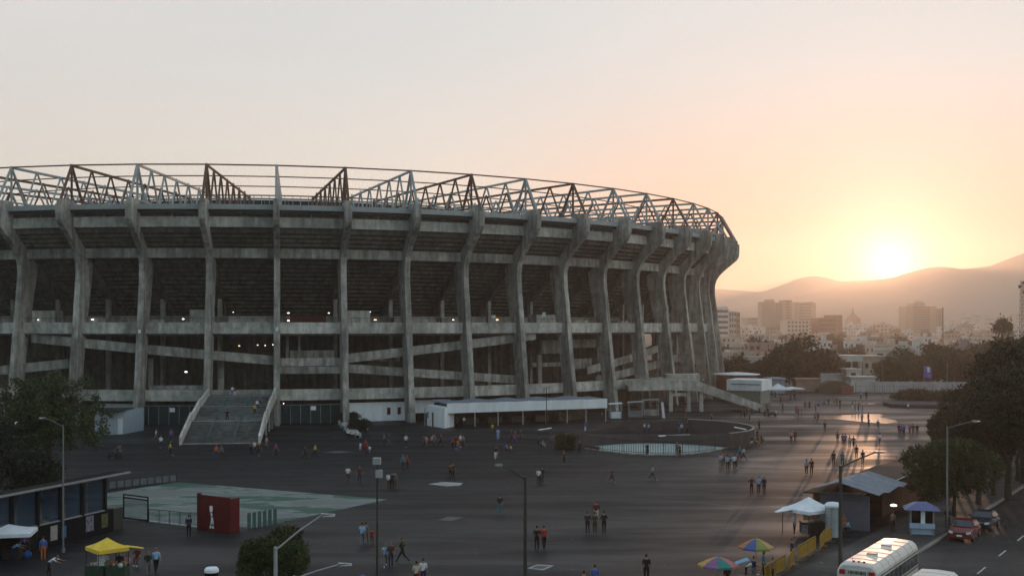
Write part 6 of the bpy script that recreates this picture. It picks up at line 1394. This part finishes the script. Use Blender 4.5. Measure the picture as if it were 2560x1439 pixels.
P_('in the row casting long shadows', [(2248, 1087, 'standing', 'navy', 'black', 1.04), (2254, 1088, 'standing', 'purple', 'jeans', 1.02), (2260, 1089, 'standing', 'blue', 'black', 1), (2274, 1088, 'walking', 'magenta', 'black', 1), (2283, 1088, 'standing', 'brown', 'jeans', 1.04), (2293, 1087, 'walking', 'black', 'brown', 1)])
P_('as a pair in open sunlight', [(1978, 1106, 'standing', 'pink', 'black', 1, 180), (1988, 1104, 'standing', 'brown', 'black', 1.04, 180), (2016, 1185, 'standing', 'light blue', 'black', 1, 180), (2029, 1186, 'standing', 'dark red', 'brown', 1.04, 180)])
P_('in the spread group on the orange asphalt', [(2094, 1108, 'standing', 'grey', 'brown', 1, 180), (2107, 1114, 'standing', 'blue', 'brown', 1, 180), (2113, 1115, 'standing', 'purple', 'jeans', 1.04, 180), (2124, 1119, 'standing', 'cream', 'grey', 1, 180), (2134, 1119, 'walking', 'dark red', 'black', .97, 180), (2199, 1111, 'walking', 'white', 'jeans', 1, 180)])
P_('nearest the bright lamp arm', [(2084, 1164, 'standing', 'black', 'black', 1.03, 180), (2106, 1166, 'standing', 'teal', 'black', 1.05, 180), (2141, 1146, 'standing', 'brown', 'black', 1, 180), (2157, 1161, 'standing', 'navy', 'black', 1.03, 180)])
P_('in the busy line by the white tents', [(1930, 993, 'standing', 'khaki', 'brown', 1), (1938, 995, 'standing', 'dark red', 'black', 1), (1976, 1003, 'standing', 'brown', 'brown', 1), (1986, 1002, 'standing', 'black', 'brown', 1), (1992, 976, 'standing', 'dark red', 'navy', 1), (1999, 975, 'standing', 'purple', 'black', 1), (2006, 977, 'standing', 'pink', 'navy', 1), (2013, 976, 'standing', 'navy', 'purple', 1), (2019, 977, 'standing', 'purple', 'brown', 1), (2025, 976, 'standing', 'blue', 'brown', 1), (2031, 978, 'standing', 'magenta', 'black', 1)])
P_('behind the counters under the long awning', [(1143, 1068, 'standing', 'brown', 'black', 1), (1160, 1066, 'standing', 'white', 'black', 1), (1400, 1050, 'standing', 'yellow', 'brown', 1), (1408, 1052, 'standing', 'pink', 'dark red', 1), (1460, 1054, 'standing', 'grey', 'black', 1), (1505, 1052, 'standing', 'cream', 'brown', 1)])
P_('by the blue kiosk', [(2369, 1324, 'standing', 'black', 'black', 1.1), (2232, 1330, 'standing', 'khaki', 'black', 1)])
P_('near the guard hut by the tree', [(256, 1088, 'standing', 'white', 'grey', .95), (266, 1087, 'standing', 'cream', 'khaki', .95)])
used = {}
for (o, top, bot, verb, where, px, sz) in ALL:
    young = 'child' if sz < .78 else 'person'
    lab = '%s in %s top and %s %s, %s %s' % (young, top, bot, 'trousers', verb.split()[0] if len(where.split()) > 6 else verb, where)
    w_ = lab.split()
    if len(w_) > 16: lab = '%s in %s top, %s trousers, %s' % (young, top, bot, where)
    used.setdefault(lab, []).append((px, o, young, top, bot, where))
for lab, lst in used.items():
    lst.sort(key=lambda q: q[0])
    for i, (px, o, young, top, bot, where) in enumerate(lst):
        l2 = lab if len(lst) == 1 else ('%s in %s top, %s of the matching ones %s' % (young, top, ORD[i], where))
        tag(o, ' '.join(l2.split()[:16]), 'person', 'people on and around the plaza')

# litter specks on the asphalt
M_lit = mat('litter_paper', (.35, .35, .34), .8, .3, 4)
rl = random.Random(9); m = MB()
for i in range(90):
    px, py = rl.uniform(250, 2250), rl.uniform(1060, 1430); p = G(px, py, .006); a = rl.uniform(0, 3.1); s_ = rl.uniform(.04, .13)
    if KX(p.y) < p.x+1: continue
    m.poly([p+Vector((math.cos(a+k*1.57)*s_, math.sin(a+k*1.57)*s_*.6, 0)) for k in range(4)])
tag(m.build('litter', M_lit), kind='stuff')

# ------------------------------------------------------------------ air
m = MB(); m.box(-6500, 6500, -1500, 6550, -30, 480)
hm = D.materials.new('evening_haze'); hm.use_nodes = True; t = hm.node_tree; t.nodes.clear()
pvn = t.nodes.new('ShaderNodeVolumePrincipled'); ou = t.nodes.new('ShaderNodeOutputMaterial'); vsn = t.nodes.new('ShaderNodeVolumeScatter'); vsn.inputs['Color'].default_value = (1, .9, .75, 1); vsn.inputs['Density'].default_value = .000008; vsn.inputs['Anisotropy'].default_value = .93
adn = t.nodes.new('ShaderNodeAddShader'); t.links.new(pvn.outputs[0], adn.inputs[0]); t.links.new(vsn.outputs[0], adn.inputs[1]); t.links.new(adn.outputs[0], ou.inputs['Volume'])
pvn.inputs['Color'].default_value = (1, .92, .84, 1); pvn.inputs['Density'].default_value = .00022; pvn.inputs['Anisotropy'].default_value = .65
hm.cycles.homogeneous_volume = True
hz = m.build('haze', hm); tag(hz, kind='stuff')
